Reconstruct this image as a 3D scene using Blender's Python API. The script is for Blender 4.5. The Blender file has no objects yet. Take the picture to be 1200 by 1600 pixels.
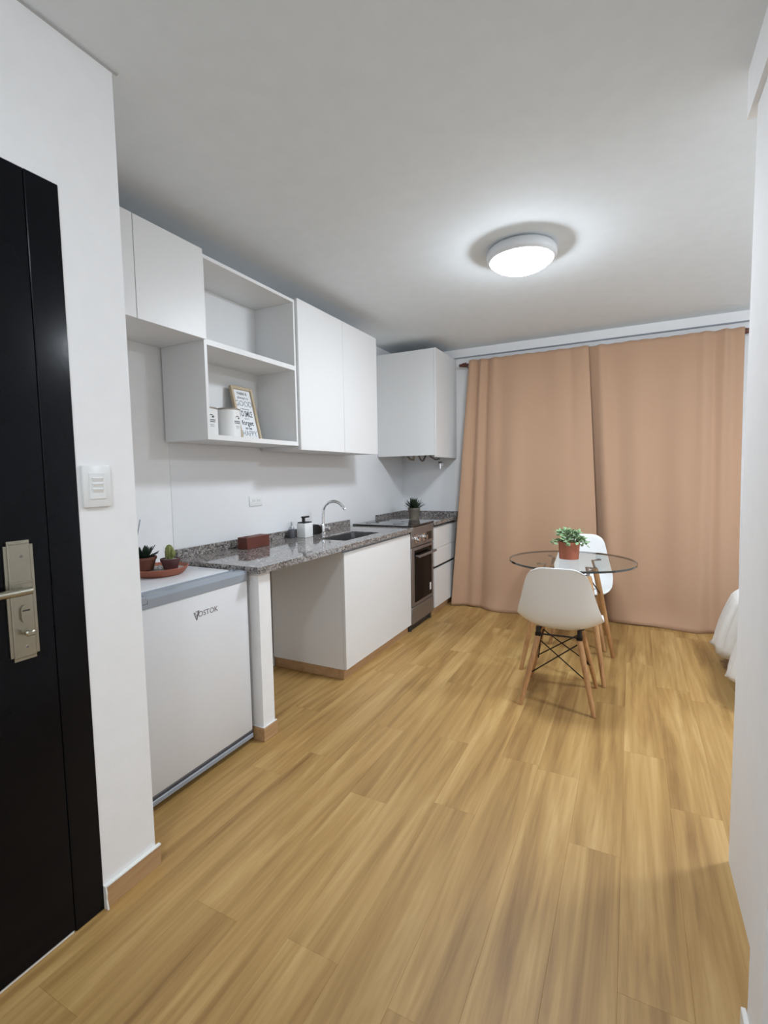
import bpy, bmesh, math, random
from mathutils import Vector, Matrix, Euler
random.seed(7)
PI = math.pi
scene = bpy.context.scene
C = scene.collection

# ------------------------------------------------------------------ camera
YAW, PITCH, ROLL, FPX = 0.4709, 0.0762, -0.0173, 759.27
CAM = Vector((2.2429, -1.0525, 1.3408))
fw = Vector((-math.sin(YAW) * math.cos(PITCH), math.cos(YAW) * math.cos(PITCH), -math.sin(PITCH)))
rt = Vector((math.cos(YAW), math.sin(YAW), 0.0))
up = rt.cross(fw)
r2 = math.cos(ROLL) * rt + math.sin(ROLL) * up
u2 = -math.sin(ROLL) * rt + math.cos(ROLL) * up
cd = bpy.data.cameras.new('camera')
cam = bpy.data.objects.new('camera', cd)
C.objects.link(cam)
m = Matrix((r2, u2, -fw)).transposed().to_4x4()
m.translation = CAM
cam.matrix_world = m
cd.sensor_fit = 'HORIZONTAL'
cd.sensor_width = 36.0
cd.lens = FPX / 1200.0 * 36.0
cd.clip_start = 0.02
scene.camera = cam

# ------------------------------------------------------------------ world, exposure
w = bpy.data.worlds.new('world')
scene.world = w
w.use_nodes = True
w.node_tree.nodes['Background'].inputs[0].default_value = (0.8, 0.9, 1.0, 1)
w.node_tree.nodes['Background'].inputs[1].default_value = 0.02
scene.view_settings.view_transform = 'Standard'
scene.view_settings.look = 'None'
scene.view_settings.gamma = 1.0
scene.view_settings.use_curve_mapping = False
scene.view_settings.exposure = 0.18
LAMP = 104.0            # emission of the lamp over the kitchen floor
LAMP_BED = 122.0        # emission of the twin lamp in the bed alcove
LAMP_FILL = 62.0      # emission of the unseen lamp added behind the camera to brighten the entrance
LAMP_COL = (0.89, 0.97, 1.06, 1)

# ------------------------------------------------------------------ dimensions
H = 2.594
XD = 0.793
XR = 2.565
YB = 3.8254

# ------------------------------------------------------------------ materials
def new_mat(name):
    mt = bpy.data.materials.new(name)
    mt.use_nodes = True
    nt = mt.node_tree
    b = nt.nodes['Principled BSDF']
    return mt, nt, b

def L(c):
    return tuple((v / 255.0 / 12.92) if v / 255.0 <= 0.04045 else ((v / 255.0 + 0.055) / 1.055) ** 2.4 for v in c) + (1,)

def plain(name, rgb, rough=0.5, metal=0.0, bump=0.0, bscale=200.0, var=0.0, spec=0.5, coat=0.0):
    mt, nt, b = new_mat(name)
    b.inputs['Base Color'].default_value = rgb if len(rgb) == 4 else tuple(rgb) + (1,)
    b.inputs['Roughness'].default_value = rough
    b.inputs['Metallic'].default_value = metal
    b.inputs['Specular IOR Level'].default_value = spec
    b.inputs['Coat Weight'].default_value = coat
    tc = nt.nodes.new('ShaderNodeTexCoord')
    nz = nt.nodes.new('ShaderNodeTexNoise')
    nz.inputs['Scale'].default_value = bscale
    nz.inputs['Detail'].default_value = 4
    nt.links.new(tc.outputs['Object'], nz.inputs['Vector'])
    if bump:
        bp = nt.nodes.new('ShaderNodeBump')
        bp.inputs['Strength'].default_value = bump
        bp.inputs['Distance'].default_value = 0.002
        nt.links.new(nz.outputs['Fac'], bp.inputs['Height'])
        nt.links.new(bp.outputs['Normal'], b.inputs['Normal'])
    if var:
        n2 = nt.nodes.new('ShaderNodeTexNoise')
        n2.inputs['Scale'].default_value = max(3.0, bscale * 0.1)
        nt.links.new(tc.outputs['Object'], n2.inputs['Vector'])
        mr = nt.nodes.new('ShaderNodeMapRange')
        mr.inputs[1].default_value = 0.3
        mr.inputs[2].default_value = 0.7
        mr.inputs[3].default_value = 1.0 - var
        mr.inputs[4].default_value = 1.0 + var
        nt.links.new(n2.outputs['Fac'], mr.inputs[0])
        mx = nt.nodes.new('ShaderNodeVectorMath')
        mx.operation = 'SCALE'
        mx.inputs[0].default_value = tuple(rgb)[:3]
        nt.links.new(mr.outputs[0], mx.inputs['Scale'])
        nt.links.new(mx.outputs[0], b.inputs['Base Color'])
    return mt

def ramp(nt, stops):
    r = nt.nodes.new('ShaderNodeValToRGB')
    e = r.color_ramp.elements
    while len(e) < len(stops):
        e.new(0.5)
    for k, (p, c) in enumerate(stops):
        e[k].position = p
        e[k].color = c
    return r

def wood(name, dark, mid, light, axis='Y', rough=0.4, scale=1.0, per_object=0.0, bump=0.05):
    """wood whose grain runs along one axis; each piece shifts the pattern by its own random number"""
    mt, nt, b = new_mat(name)
    tc = nt.nodes.new('ShaderNodeTexCoord')
    oi = nt.nodes.new('ShaderNodeObjectInfo')
    ml = nt.nodes.new('ShaderNodeMath'); ml.operation = 'MULTIPLY'; ml.inputs[1].default_value = 37.0
    nt.links.new(oi.outputs['Random'], ml.inputs[0])
    cb = nt.nodes.new('ShaderNodeCombineXYZ')
    for k in range(3):
        nt.links.new(ml.outputs[0], cb.inputs[k])
    ad = nt.nodes.new('ShaderNodeVectorMath'); ad.operation = 'ADD'
    nt.links.new(tc.outputs['Object'], ad.inputs[0]); nt.links.new(cb.outputs[0], ad.inputs[1])
    mp = nt.nodes.new('ShaderNodeMapping')
    s = [14.0 * scale] * 3
    s['XYZ'.index(axis)] = 0.95 * scale
    mp.inputs['Scale'].default_value = s
    nt.links.new(ad.outputs[0], mp.inputs['Vector'])
    n1 = nt.nodes.new('ShaderNodeTexNoise')
    n1.inputs['Scale'].default_value = 1.0; n1.inputs['Detail'].default_value = 6; n1.inputs['Roughness'].default_value = 0.6
    n1.inputs['Distortion'].default_value = 1.1
    nt.links.new(mp.outputs[0], n1.inputs['Vector'])
    mp2 = nt.nodes.new('ShaderNodeMapping')
    s2 = [90.0 * scale] * 3
    s2['XYZ'.index(axis)] = 3.0 * scale
    mp2.inputs['Scale'].default_value = s2
    nt.links.new(ad.outputs[0], mp2.inputs['Vector'])
    n2 = nt.nodes.new('ShaderNodeTexNoise')
    n2.inputs['Scale'].default_value = 1.0; n2.inputs['Detail'].default_value = 3
    nt.links.new(mp2.outputs[0], n2.inputs['Vector'])
    mx = nt.nodes.new('ShaderNodeMix'); mx.data_type = 'FLOAT'; mx.inputs[0].default_value = 0.24
    nt.links.new(n1.outputs['Fac'], mx.inputs[2]); nt.links.new(n2.outputs['Fac'], mx.inputs[3])
    rp = ramp(nt, [(0.30, dark), (0.50, mid), (0.68, light)])
    nt.links.new(mx.outputs[0], rp.inputs[0])
    col = rp.outputs[0]
    if per_object:
        mr = nt.nodes.new('ShaderNodeMapRange')
        mr.inputs[3].default_value = 1 - per_object; mr.inputs[4].default_value = 1 + per_object
        nt.links.new(oi.outputs['Random'], mr.inputs[0])
        sc = nt.nodes.new('ShaderNodeVectorMath'); sc.operation = 'SCALE'
        nt.links.new(col, sc.inputs[0]); nt.links.new(mr.outputs[0], sc.inputs['Scale'])
        col = sc.outputs[0]
    nt.links.new(col, b.inputs['Base Color'])
    b.inputs['Roughness'].default_value = rough
    bp = nt.nodes.new('ShaderNodeBump'); bp.inputs['Strength'].default_value = bump; bp.inputs['Distance'].default_value = 0.001
    nt.links.new(n2.outputs['Fac'], bp.inputs['Height']); nt.links.new(bp.outputs['Normal'], b.inputs['Normal'])
    return mt

def granite():
    mt, nt, b = new_mat('granite')
    tc = nt.nodes.new('ShaderNodeTexCoord')
    v = nt.nodes.new('ShaderNodeTexVoronoi'); v.inputs['Scale'].default_value = 125.0
    nt.links.new(tc.outputs['Object'], v.inputs['Vector'])
    sep = nt.nodes.new('ShaderNodeSeparateColor')
    nt.links.new(v.outputs['Color'], sep.inputs[0])
    rp = ramp(nt, [(0.0, L((34, 30, 30))), (0.2, L((76, 70, 68))), (0.5, L((134, 128, 124))), (0.8, L((190, 185, 180))), (1.0, L((112, 94, 84)))])
    nt.links.new(sep.outputs[0], rp.inputs[0])
    n = nt.nodes.new('ShaderNodeTexNoise'); n.inputs['Scale'].default_value = 60.0; n.inputs['Detail'].default_value = 5
    nt.links.new(tc.outputs['Object'], n.inputs['Vector'])
    rp2 = ramp(nt, [(0.38, L((60, 57, 57))), (0.56, L((142, 139, 137)))])
    nt.links.new(n.outputs['Fac'], rp2.inputs[0])
    mx = nt.nodes.new('ShaderNodeMix'); mx.data_type = 'RGBA'; mx.inputs[0].default_value = 0.3
    nt.links.new(rp.outputs[0], mx.inputs[6]); nt.links.new(rp2.outputs[0], mx.inputs[7])
    nt.links.new(mx.outputs[2], b.inputs['Base Color'])
    b.inputs['Roughness'].default_value = 0.06
    return mt

def fabric(name, rgb, scale=900.0, rough=0.9, sheen=0.2):
    mt, nt, b = new_mat(name)
    tc = nt.nodes.new('ShaderNodeTexCoord')
    wv = nt.nodes.new('ShaderNodeTexWave'); wv.inputs['Scale'].default_value = scale * 0.3; wv.bands_direction = 'Z'
    wv.inputs['Distortion'].default_value = 1.0
    nt.links.new(tc.outputs['Object'], wv.inputs['Vector'])
    nz = nt.nodes.new('ShaderNodeTexNoise'); nz.inputs['Scale'].default_value = scale; nz.inputs['Detail'].default_value = 2
    nt.links.new(tc.outputs['Object'], nz.inputs['Vector'])
    mx = nt.nodes.new('ShaderNodeMix'); mx.data_type = 'RGBA'
    d = tuple(v * 0.9 for v in rgb[:3]) + (1,)
    l = tuple(min(1, v * 1.08) for v in rgb[:3]) + (1,)
    mx.inputs[6].default_value = d; mx.inputs[7].default_value = l
    nt.links.new(nz.outputs['Fac'], mx.inputs[0])
    nt.links.new(mx.outputs[2], b.inputs['Base Color'])
    b.inputs['Roughness'].default_value = rough
    b.inputs['Sheen Weight'].default_value = sheen
    bp = nt.nodes.new('ShaderNodeBump'); bp.inputs['Strength'].default_value = 0.15; bp.inputs['Distance'].default_value = 0.0006
    nt.links.new(wv.outputs['Fac'], bp.inputs['Height']); nt.links.new(bp.outputs['Normal'], b.inputs['Normal'])
    return mt

def glass(name, tint, rough=0.0, ior=1.5):
    mt, nt, b = new_mat(name)
    nt.nodes.remove(b)
    out = nt.nodes['Material Output']
    tr = nt.nodes.new('ShaderNodeBsdfTransparent'); tr.inputs[0].default_value = tint
    gl = nt.nodes.new('ShaderNodeBsdfGlossy'); gl.inputs['Roughness'].default_value = rough
    fr = nt.nodes.new('ShaderNodeFresnel'); fr.inputs[0].default_value = ior
    mx = nt.nodes.new('ShaderNodeMixShader')
    ge = nt.nodes.new('ShaderNodeNewGeometry')
    inv = nt.nodes.new('ShaderNodeMath'); inv.operation = 'SUBTRACT'; inv.inputs[0].default_value = 1.0
    nt.links.new(ge.outputs['Backfacing'], inv.inputs[1])
    ml = nt.nodes.new('ShaderNodeMath'); ml.operation = 'MULTIPLY'
    nt.links.new(fr.outputs[0], ml.inputs[0]); nt.links.new(inv.outputs[0], ml.inputs[1])
    nt.links.new(ml.outputs[0], mx.inputs[0]); nt.links.new(tr.outputs[0], mx.inputs[1]); nt.links.new(gl.outputs[0], mx.inputs[2])
    nt.links.new(mx.outputs[0], out.inputs[0])
    return mt

def emit(name, col, strength):
    mt, nt, b = new_mat(name)
    b.inputs['Base Color'].default_value = (0.8, 0.8, 0.8, 1)
    b.inputs['Emission Color'].default_value = col
    b.inputs['Emission Strength'].default_value = strength
    return mt

M = {}
M['paint'] = plain('wall_paint', (0.87, 0.87, 0.87), 0.75, bump=0.12, bscale=160, var=0.012)
M['ceiling'] = plain('ceiling_paint', (0.80, 0.85, 0.885), 0.85, bump=0.1, bscale=120, var=0.015)
M['laminate'] = plain('white_laminate', (0.77, 0.77, 0.765), 0.38, bump=0.03, bscale=500, var=0.008)
M['panel'] = plain('backsplash_laminate', (0.81, 0.82, 0.83), 0.30, bump=0.02, bscale=300)
M['gapgrey'] = plain('painted_gap_shade', (0.52, 0.53, 0.54), 0.8)
M['seam'] = plain('dark_gap', (0.03, 0.028, 0.026), 0.6)
M['granite'] = granite()
M['floor'] = wood('floor_oak', L((130, 95, 50)), L((169, 133, 78)), L((194, 160, 104)), 'Y', 0.5, 0.68, 0.03, 0.05)
M['subfloor'] = plain('subfloor', L((92, 64, 34)), 0.8, var=0.1, bscale=40)
M['skirting'] = wood('skirting_wood', L((160, 122, 84)), L((182, 146, 106)), L((194, 160, 122)), 'Y', 0.5, 1.2)
M['caulk'] = plain('white_caulk', (0.78, 0.77, 0.73), 0.6, bump=0.2, bscale=90)
M['black'] = plain('black_door_paint', L((11, 13, 18)), 0.16, bump=0.03, bscale=60, var=0.1, spec=0.16)
M['nickel'] = plain('satin_nickel', L((168, 164, 150)), 0.32, 1.0, bump=0.05, bscale=400, var=0.03)
M['chrome'] = plain('chrome', (0.85, 0.86, 0.88), 0.07, 1.0)
M['steel'] = plain('brushed_steel', L((132, 124, 120)), 0.34, 0.55, bump=0.05, bscale=300, var=0.03)
M['sinksteel'] = plain('sink_steel', L((128, 128, 128)), 0.3, 0.85, bump=0.04, bscale=300)
M['plastic'] = plain('white_plastic', (0.80, 0.81, 0.80), 0.3, var=0.006, bscale=30)
M['fridge'] = plain('fridge_white', (0.74, 0.75, 0.77), 0.28, bump=0.04, bscale=350, var=0.006)
M['greyplastic'] = plain('grey_plastic', L((150, 157, 166)), 0.3, var=0.02, bscale=40)
M['darkgrey'] = plain('dark_grey', L((70, 70, 76)), 0.5, var=0.03, bscale=40)
M['rubber'] = plain('black_plastic', L((24, 23, 24)), 0.4, var=0.05, bscale=50)
M['ovenglass'] = plain('oven_glass', L((12, 10, 10)), 0.1, spec=0.08)
M['hob'] = plain('hob_glass', L((40, 36, 34)), 0.05, coat=0.3)
M['terracotta'] = plain('terracotta', L((160, 92, 68)), 0.75, bump=0.15, bscale=120, var=0.08)
M['saucer'] = plain('clay_saucer', L((162, 98, 76)), 0.7, bump=0.15, bscale=120, var=0.08)
M['plum'] = plain('plum_pot', L((88, 50, 50)), 0.45, var=0.06, bscale=60)
M['brownpot'] = plain('brown_pot', L((110, 66, 50)), 0.6, var=0.08, bscale=60)
M['taupe'] = plain('taupe_pot', L((116, 108, 96)), 0.7, bump=0.1, bscale=90, var=0.05)
M['gravel'] = plain('pale_gravel', L((168, 166, 160)), 0.9, bump=0.6, bscale=300, var=0.12)
M['soil'] = plain('soil', L((60, 44, 34)), 0.95, bump=0.6, bscale=200, var=0.2)
M['aloe'] = plain('aloe_leaf', L((30, 48, 34)), 0.5, var=0.25, bscale=120)
M['cactus'] = plain('cactus_skin', L((128, 134, 78)), 0.75, bump=0.4, bscale=250, var=0.15)
M['spine'] = plain('cactus_spine', L((206, 200, 160)), 0.6, var=0.05)
M['succulent'] = plain('succulent_leaf', L((52, 66, 46)), 0.5, var=0.25, bscale=80)
M['trailing'] = plain('trailing_leaf', L((136, 164, 122)), 0.55, var=0.3, bscale=60)
M['stem'] = plain('plant_stem', L((104, 116, 70)), 0.7, var=0.1)
M['shell'] = plain('white_shell', (0.80, 0.81, 0.81), 0.33, var=0.006, bscale=20)
M['beech'] = wood('beech_leg', L((150, 104, 62)), L((180, 134, 88)), L((196, 152, 106)), 'Z', 0.45, 1.6, 0.04)
M['iron'] = plain('black_metal', L((34, 28, 26)), 0.4, 0.6, var=0.05)
M['glass'] = glass('table_glass', (0.90, 0.93, 0.92, 1))
M['glassrim'] = plain('glass_rim', L((30, 38, 36)), 0.08, coat=0.4)
M['clear'] = glass('clear_plastic', (0.72, 0.74, 0.76, 1), 0.1, 1.4)
M['curtain'] = fabric('peach_curtain', L((186, 150, 122)))
M['rodwood'] = plain('dark_red_wood', L((98, 52, 38)), 0.4, var=0.12, bscale=50)
M['linen'] = fabric('white_linen', (0.76, 0.75, 0.72, 1), 500.0, 0.9, 0.1)
M['bedwood'] = plain('bed_base', L((150, 140, 134)), 0.7, var=0.05)
M['redbox'] = plain('red_brown_box', L((98, 50, 40)), 0.5, bump=0.1, bscale=90, var=0.06)
M['framewood'] = wood('light_frame_wood', L((160, 140, 112)), L((184, 166, 138)), L((200, 184, 158)), 'Z', 0.5, 3.0)
M['paper'] = plain('poster_paper', (0.76, 0.77, 0.78), 0.6, var=0.01)
M['ink'] = plain('black_ink', L((34, 36, 42)), 0.7)
M['greyink'] = plain('grey_ink', L((128, 132, 138)), 0.7)
M['logoink'] = plain('logo_ink', L((112, 106, 112)), 0.5)
M['tin'] = plain('white_tin', (0.78, 0.77, 0.75), 0.35, var=0.01)
M['tinlid'] = plain('tin_lid', L((150, 140, 130)), 0.35, 0.4)
M['brass'] = plain('dull_brass', L((150, 140, 124)), 0.35, 0.9)
M['lampbase'] = plain('lamp_base_white', (0.72, 0.74, 0.76), 0.25)
M['lamp'] = emit('lamp_diffuser', LAMP_COL, LAMP)
M['lamp_fill'] = emit('lamp_diffuser_fill', LAMP_COL, LAMP_FILL)
M['lamp_bed'] = emit('lamp_diffuser_alcove', LAMP_COL, LAMP_BED)

# ------------------------------------------------------------------ mesh helpers
def mb():
    return bmesh.new()

def box(bm, x0, x1, y0, y1, z0, z1, bev=0.0, seg=1):
    vs = [bm.verts.new((x, y, z)) for x in (x0, x1) for y in (y0, y1) for z in (z0, z1)]
    idx = [(0, 1, 3, 2), (4, 6, 7, 5), (0, 4, 5, 1), (2, 3, 7, 6), (0, 2, 6, 4), (1, 5, 7, 3)]
    fs = [bm.faces.new([vs[i] for i in f]) for f in idx]
    if bev:
        es = list({e for f in fs for e in f.edges})
        bmesh.ops.bevel(bm, geom=es, offset=bev, segments=seg, affect='EDGES', profile=0.5)
    return bm

def tube(bm, pts, radii, n=10, cap=True):
    """tube along points with one radius per point"""
    pts = [Vector(p) for p in pts]
    if not isinstance(radii, (list, tuple)):
        radii = [radii] * len(pts)
    rings = []
    prev = None
    for k, p in enumerate(pts):
        t = (pts[min(k + 1, len(pts) - 1)] - pts[max(k - 1, 0)]).normalized()
        if prev is None:
            a = Vector((0, 0, 1)) if abs(t.z) < 0.9 else Vector((1, 0, 0))
            u = t.cross(a).normalized()
        else:
            u = (prev - t * prev.dot(t)).normalized()
        prev = u
        v = t.cross(u)
        rings.append([bm.verts.new(p + (u * math.cos(2 * PI * j / n) + v * math.sin(2 * PI * j / n)) * radii[k]) for j in range(n)])
    for a, b in zip(rings, rings[1:]):
        for j in range(n):
            bm.faces.new((a[j], a[(j + 1) % n], b[(j + 1) % n], b[j]))
    if cap:
        bm.faces.new(list(reversed(rings[0])))
        bm.faces.new(rings[-1])
    return bm

def lathe(bm, prof, n=28, c=(0, 0, 0), closed_ends=True):
    """prof: list of (radius, z)"""
    rings = []
    for r, z in prof:
        if r < 1e-6:
            rings.append([bm.verts.new((c[0], c[1], c[2] + z))])
        else:
            rings.append([bm.verts.new((c[0] + r * math.cos(2 * PI * j / n), c[1] + r * math.sin(2 * PI * j / n), c[2] + z)) for j in range(n)])
    for a, b in zip(rings, rings[1:]):
        for j in range(n):
            q = [a[j % len(a)], a[(j + 1) % len(a)], b[(j + 1) % len(b)], b[j % len(b)]]
            q = list(dict.fromkeys(q))
            if len(q) >= 3:
                bm.faces.new(q)
    return bm

def prism(bm, poly, axis, a, b):
    """extrude a 2-D polygon along axis between a and b; poly in the two other axes, in order"""
    def P(q, t):
        q = list(q)
        q.insert('XYZ'.index(axis), t)
        return q
    A = [bm.verts.new(P(q, a)) for q in poly]
    B = [bm.verts.new(P(q, b)) for q in poly]
    n = len(poly)
    for j in range(n):
        bm.faces.new((A[j], A[(j + 1) % n], B[(j + 1) % n], B[j]))
    bm.faces.new(list(reversed(A)))
    bm.faces.new(B)
    return bm

def link(name, bm, mat, parent=None, smooth=False, local=False, angle=40):
    bmesh.ops.recalc_face_normals(bm, faces=bm.faces[:])
    me = bpy.data.meshes.new(name)
    if parent is not None and not local:
        off = Vector((0, 0, 0)); q = parent
        while q is not None:
            off = off + q.location; q = q.parent
        bmesh.ops.translate(bm, verts=bm.verts[:], vec=-off)
    bm.to_mesh(me); bm.free()
    if smooth:
        for p in me.polygons:
            p.use_smooth = True
        if angle < 180:
            me.set_sharp_from_angle(angle=math.radians(angle))
    me.materials.append(M[mat] if isinstance(mat, str) else mat)
    o = bpy.data.objects.new(name, me)
    C.objects.link(o)
    if parent is not None:
        o.parent = parent
    return o

def thing(name, label, cat, loc=(0, 0, 0), rz=0.0, group=None):
    o = bpy.data.objects.new(name, None)
    o.empty_display_size = 0.05
    C.objects.link(o)
    o.location = loc
    o.rotation_euler = (0, 0, rz)
    o['label'] = label; o['category'] = cat
    if group:
        o['group'] = group
    return o

def tag(o, label, cat, group=None):
    o['label'] = label; o['category'] = cat
    if group:
        o['group'] = group
    return o

def struct(name, bm, mat, label=None, parent=None, smooth=False):
    o = link(name, bm, mat, parent, smooth)
    if parent is None:
        o['kind'] = 'structure'
    if label:
        o['label'] = label
    return o

def bxo(name, dims, mat, parent=None, bev=0.0, seg=1):
    return link(name, box(mb(), *dims, bev, seg), mat, parent, smooth=bev > 0)

def text_mesh(name, body, size, mat, parent, mtx, extrude=0.0004, shear=0.0, space=1.0, sx=1.0, bold=0.0):
    cu = bpy.data.curves.new(name, 'FONT')
    cu.body = body; cu.size = size; cu.extrude = extrude; cu.shear = shear
    cu.align_x = 'CENTER'; cu.align_y = 'CENTER'; cu.space_character = space
    cu.offset = bold; cu.resolution_u = 3
    o = bpy.data.objects.new(name, cu)
    C.objects.link(o)
    dg = bpy.context.evaluated_depsgraph_get()
    me = bpy.data.meshes.new_from_object(o.evaluated_get(dg))
    bpy.data.objects.remove(o)
    me.transform(mtx @ Matrix.Diagonal((sx, 1, 1, 1)))
    me.materials.clear(); me.materials.append(M[mat])
    o = bpy.data.objects.new(name, me)
    C.objects.link(o)
    o.parent = parent
    return o

def wall_text(loc, facing='X'):
    # text on a face that looks along +x : reading direction along +y, up along +z
    mt = Matrix(((0, 0, 1), (1, 0, 0), (0, 1, 0))).to_4x4()
    mt.translation = Vector(loc)
    return mt

# ================================================================== STRUCTURE
# floor: a slab and its planks, running along y
PW, PL = 0.172, 1.215
fl = struct('floor', box(mb(), -0.12, 5.1, -2.5, YB + 0.1, -0.08, -0.012), 'subfloor', 'pale oak laminate floor of long planks')
plank_cache = {}
row = 0
x = 0.0
while x < 5.0:
    y = -2.4 - random.random() * PL
    while y < YB:
        a, b_ = max(y, -2.4), min(y + PL, YB)
        # planks only where the room has floor
        inside = True
        xm, ym = x + PW / 2, (a + b_) / 2
        if xm < 0.6 and b_ < -0.12: inside = False
        if xm > 2.75 and b_ < 0.7: inside = False
        if b_ - a > 0.03 and inside:
            key = round(b_ - a, 2)
            if key not in plank_cache:
                bm = box(mb(), 0.0001, PW - 0.0001, 0.0001, (b_ - a) - 0.0001, -0.012, 0.0, 0.0004)
                me = bpy.data.meshes.new('plank'); bm.to_mesh(me); bm.free(); me.materials.append(M['floor'])
                plank_cache[key] = me
            o = bpy.data.objects.new('plank', plank_cache[key])
            C.objects.link(o); o.parent = fl; o.location = (x, a, 0)
        y += PL
    x += PW
    row += 1

struct('ceiling', box(mb(), -0.12, 5.1, -2.5, YB + 0.1, H, H + 0.1), 'ceiling', 'plain grey-white painted ceiling')
struct('wall_kitchen', box(mb(), -0.12, 0.0, -0.2, YB + 0.1, 0, H), 'paint', 'white painted wall behind the kitchen units')
struct('wall_far', box(mb(), 0.0, 5.0, YB, YB + 0.1, 0, H), 'paint', 'white painted wall behind the curtains')
# entrance wall with the door opening
YD = -0.1874
YD0 = -1.10
ZD = 2.166
bm = mb()
box(bm, XD - 0.16, XD, YD, 0.0, 0, H)
box(bm, XD - 0.16, XD, YD0, YD, ZD, H)
box(bm, XD - 0.16, XD, -2.4, YD0, 0, H)
box(bm, 0.0, XD - 0.16, -0.12, 0.0, 0, H)
struct('wall_left', bm, 'paint', 'white entrance wall with the black door')
struct('wall_behind', box(mb(), XD - 0.16, XR + 0.14, -2.5, -2.4, 0, H), 'paint', 'white wall behind the entrance')
# right hand wall, its end towards the bed alcove
bm = mb()
box(bm, XR, XR + 0.14, -2.4, 0.871, 0, H)
struct('wall_right', bm, 'paint', 'white wall end beside the bed alcove')
struct('wall_alcove_near', box(mb(), XR + 0.14, 5.0, 0.73, 0.871, 0, H), 'paint', 'white near wall of the bed alcove')
struct('wall_alcove_end', box(mb(), 5.0, 5.1, 0.7, YB, 0, H), 'paint', 'white end wall of the bed alcove')
struct('trim_1', box(mb(), XR - 0.016, XR + 0.14, -2.4, 0.936, 2.445, H), 'paint', 'dropped white beam above the right wall')
# door reveal pier nearest the camera on the right
bm = mb()
box(bm, 2.508, XR, 0.13, 0.25, 0, H - 0.149)
pier = struct('trim_2', bm, 'paint', 'narrow white pier at the right edge')
link('skirting', box(mb(), 2.497, 2.508, 0.13, 0.262, 0, 0.075, 0.002), 'caulk', pier)
bm = mb()
box(bm, 2.535, XR, -0.72, 0.13, 0, 2.05)
d2 = struct('door_2', bm, 'laminate', 'plain pale door beyond the right edge')
bxo('door_handle', (2.505, 2.535, 0.02, 0.07, 1.0, 1.02), 'nickel', d2, 0.003)
# cornice over the curtain
bm = mb()
box(bm, 0.0, 4.99, YB - 0.03, YB, 2.515, H)
struct('trim_3', bm, 'paint', 'white boxed strip between ceiling and curtain rod')
bxo('ledge_bead', (0.62, 4.98, YB - 0.034, YB - 0.004, 2.508, 2.515), 'greyplastic', bpy.data.objects['trim_3'])  # thin grey ledge line below the boxed strip

# flat strip painted grey for the shade between entrance wall and ceiling
struct('trim_4', box(mb(), XD, XD + 0.012, -2.39, 0.014, H - 0.005, H - 0.0002), 'gapgrey', 'thin strip painted grey as the shadow gap along the top of the entrance wall')
# skirting boards
bm = mb()
box(bm, XD, XD + 0.012, YD + 0.004, 0.012, 0, 0.068, 0.0015)
box(bm, XD - 0.14, XD, 0.0, 0.012, 0, 0.068, 0.0015)
bb = struct('baseboard_left', bm, 'skirting', 'wooden skirting below the light switch')
bm = mb()
box(bm, XD, XD + 0.014, YD + 0.002, 0.014, 0.068, 0.075, 0.002)
link('caulk_bead', bm, 'caulk', bb, True)
bm = mb()
prism(bm, [(XD, 0.0), (XD + 0.02, 0.0), (XD + 0.014, 0.03), (XD + 0.016, 0.05), (XD + 0.012, 0.075), (XD, 0.075)], 'Y', YD - 0.001, YD + 0.004)
link('caulk_end', bm, 'caulk', bb)

# entrance door -------------------------------------------------------------
bm = mb()
box(bm, XD - 0.16, XD + 0.003, -0.275, YD, 0.0, ZD, 0.002)
box(bm, XD - 0.16, XD - 0.06, YD0, -0.275, ZD - 0.085, ZD, 0.002)
box(bm, XD - 0.16, XD + 0.003, YD0, YD0 + 0.085, 0.0, ZD, 0.002)
door = struct('door_1', bm, 'black', 'black metal entrance door')
leaf = link('door_leaf', box(mb(), XD - 0.05, XD + 0.0015, YD0 + 0.0865, -0.2765, 0.008, ZD - 0.0015, 0.0015, 1), 'black', door, True)
bxo('threshold', (XD - 0.16, XD - 0.0, YD0 + 0.09, -0.28, 0.0005, 0.006), 'caulk', door)
bm = mb()
# stepped lock plate
YP0, YP1, ZP0, ZP1 = -0.391, -0.321, 0.862, 1.184
xp = XD + 0.0015
prism(bm, [(YP0 + .008, ZP0), (YP1 - .008, ZP0), (YP1 - .008, ZP0 + .012), (YP1, ZP0 + .012), (YP1, ZP1 - .012), (YP1 - .008, ZP1 - .012), (YP1 - .008, ZP1),
           (YP0 + .008, ZP1), (YP0 + .008, ZP1 - .012), (YP0, ZP1 - .012), (YP0, ZP0 + .012), (YP0 + .008, ZP0 + .012)], 'X', xp, xp + 0.006)
box(bm, xp, xp + 0.010, YP0 + .008, YP1 - .008, ZP0 + 0.008, ZP1 - 0.008, 0.002)
link('lock_plate', bm, 'nickel', leaf)
bm = mb()
zc = 1.052
tube(bm, [(xp, -0.362, zc), (xp + 0.036, -0.362, zc)], 0.010, 14)
tube(bm, [(xp + 0.036, -0.346, zc), (xp + 0.036, -0.37, zc), (xp + 0.038, -0.47, zc + 0.001)], [0.010, 0.0105, 0.0095], 14)
link('door_handle', bm, 'nickel', leaf, True)
bm = mb()
box(bm, xp + 0.010, xp + 0.014, YP0 + .008, YP1 - .008, zc + 0.018, zc + 0.024, 0.001)
link('plate_ridge', bm, 'nickel', leaf)
bm = mb()
cy, cz = -0.352, 0.988
pts = [(cy + 0.012 * math.cos(t), cz + 0.012 + 0.012 * math.sin(t)) for t in [k * PI / 8 for k in range(9)]] + \
      [(cy + 0.012 * math.cos(t), cz - 0.012 + 0.012 * math.sin(t)) for t in [PI + k * PI / 8 for k in range(9)]]
prism(bm, pts, 'X', xp + 0.009, xp + 0.016)
cyl = link('lock_cylinder', bm, 'nickel', leaf)
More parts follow.
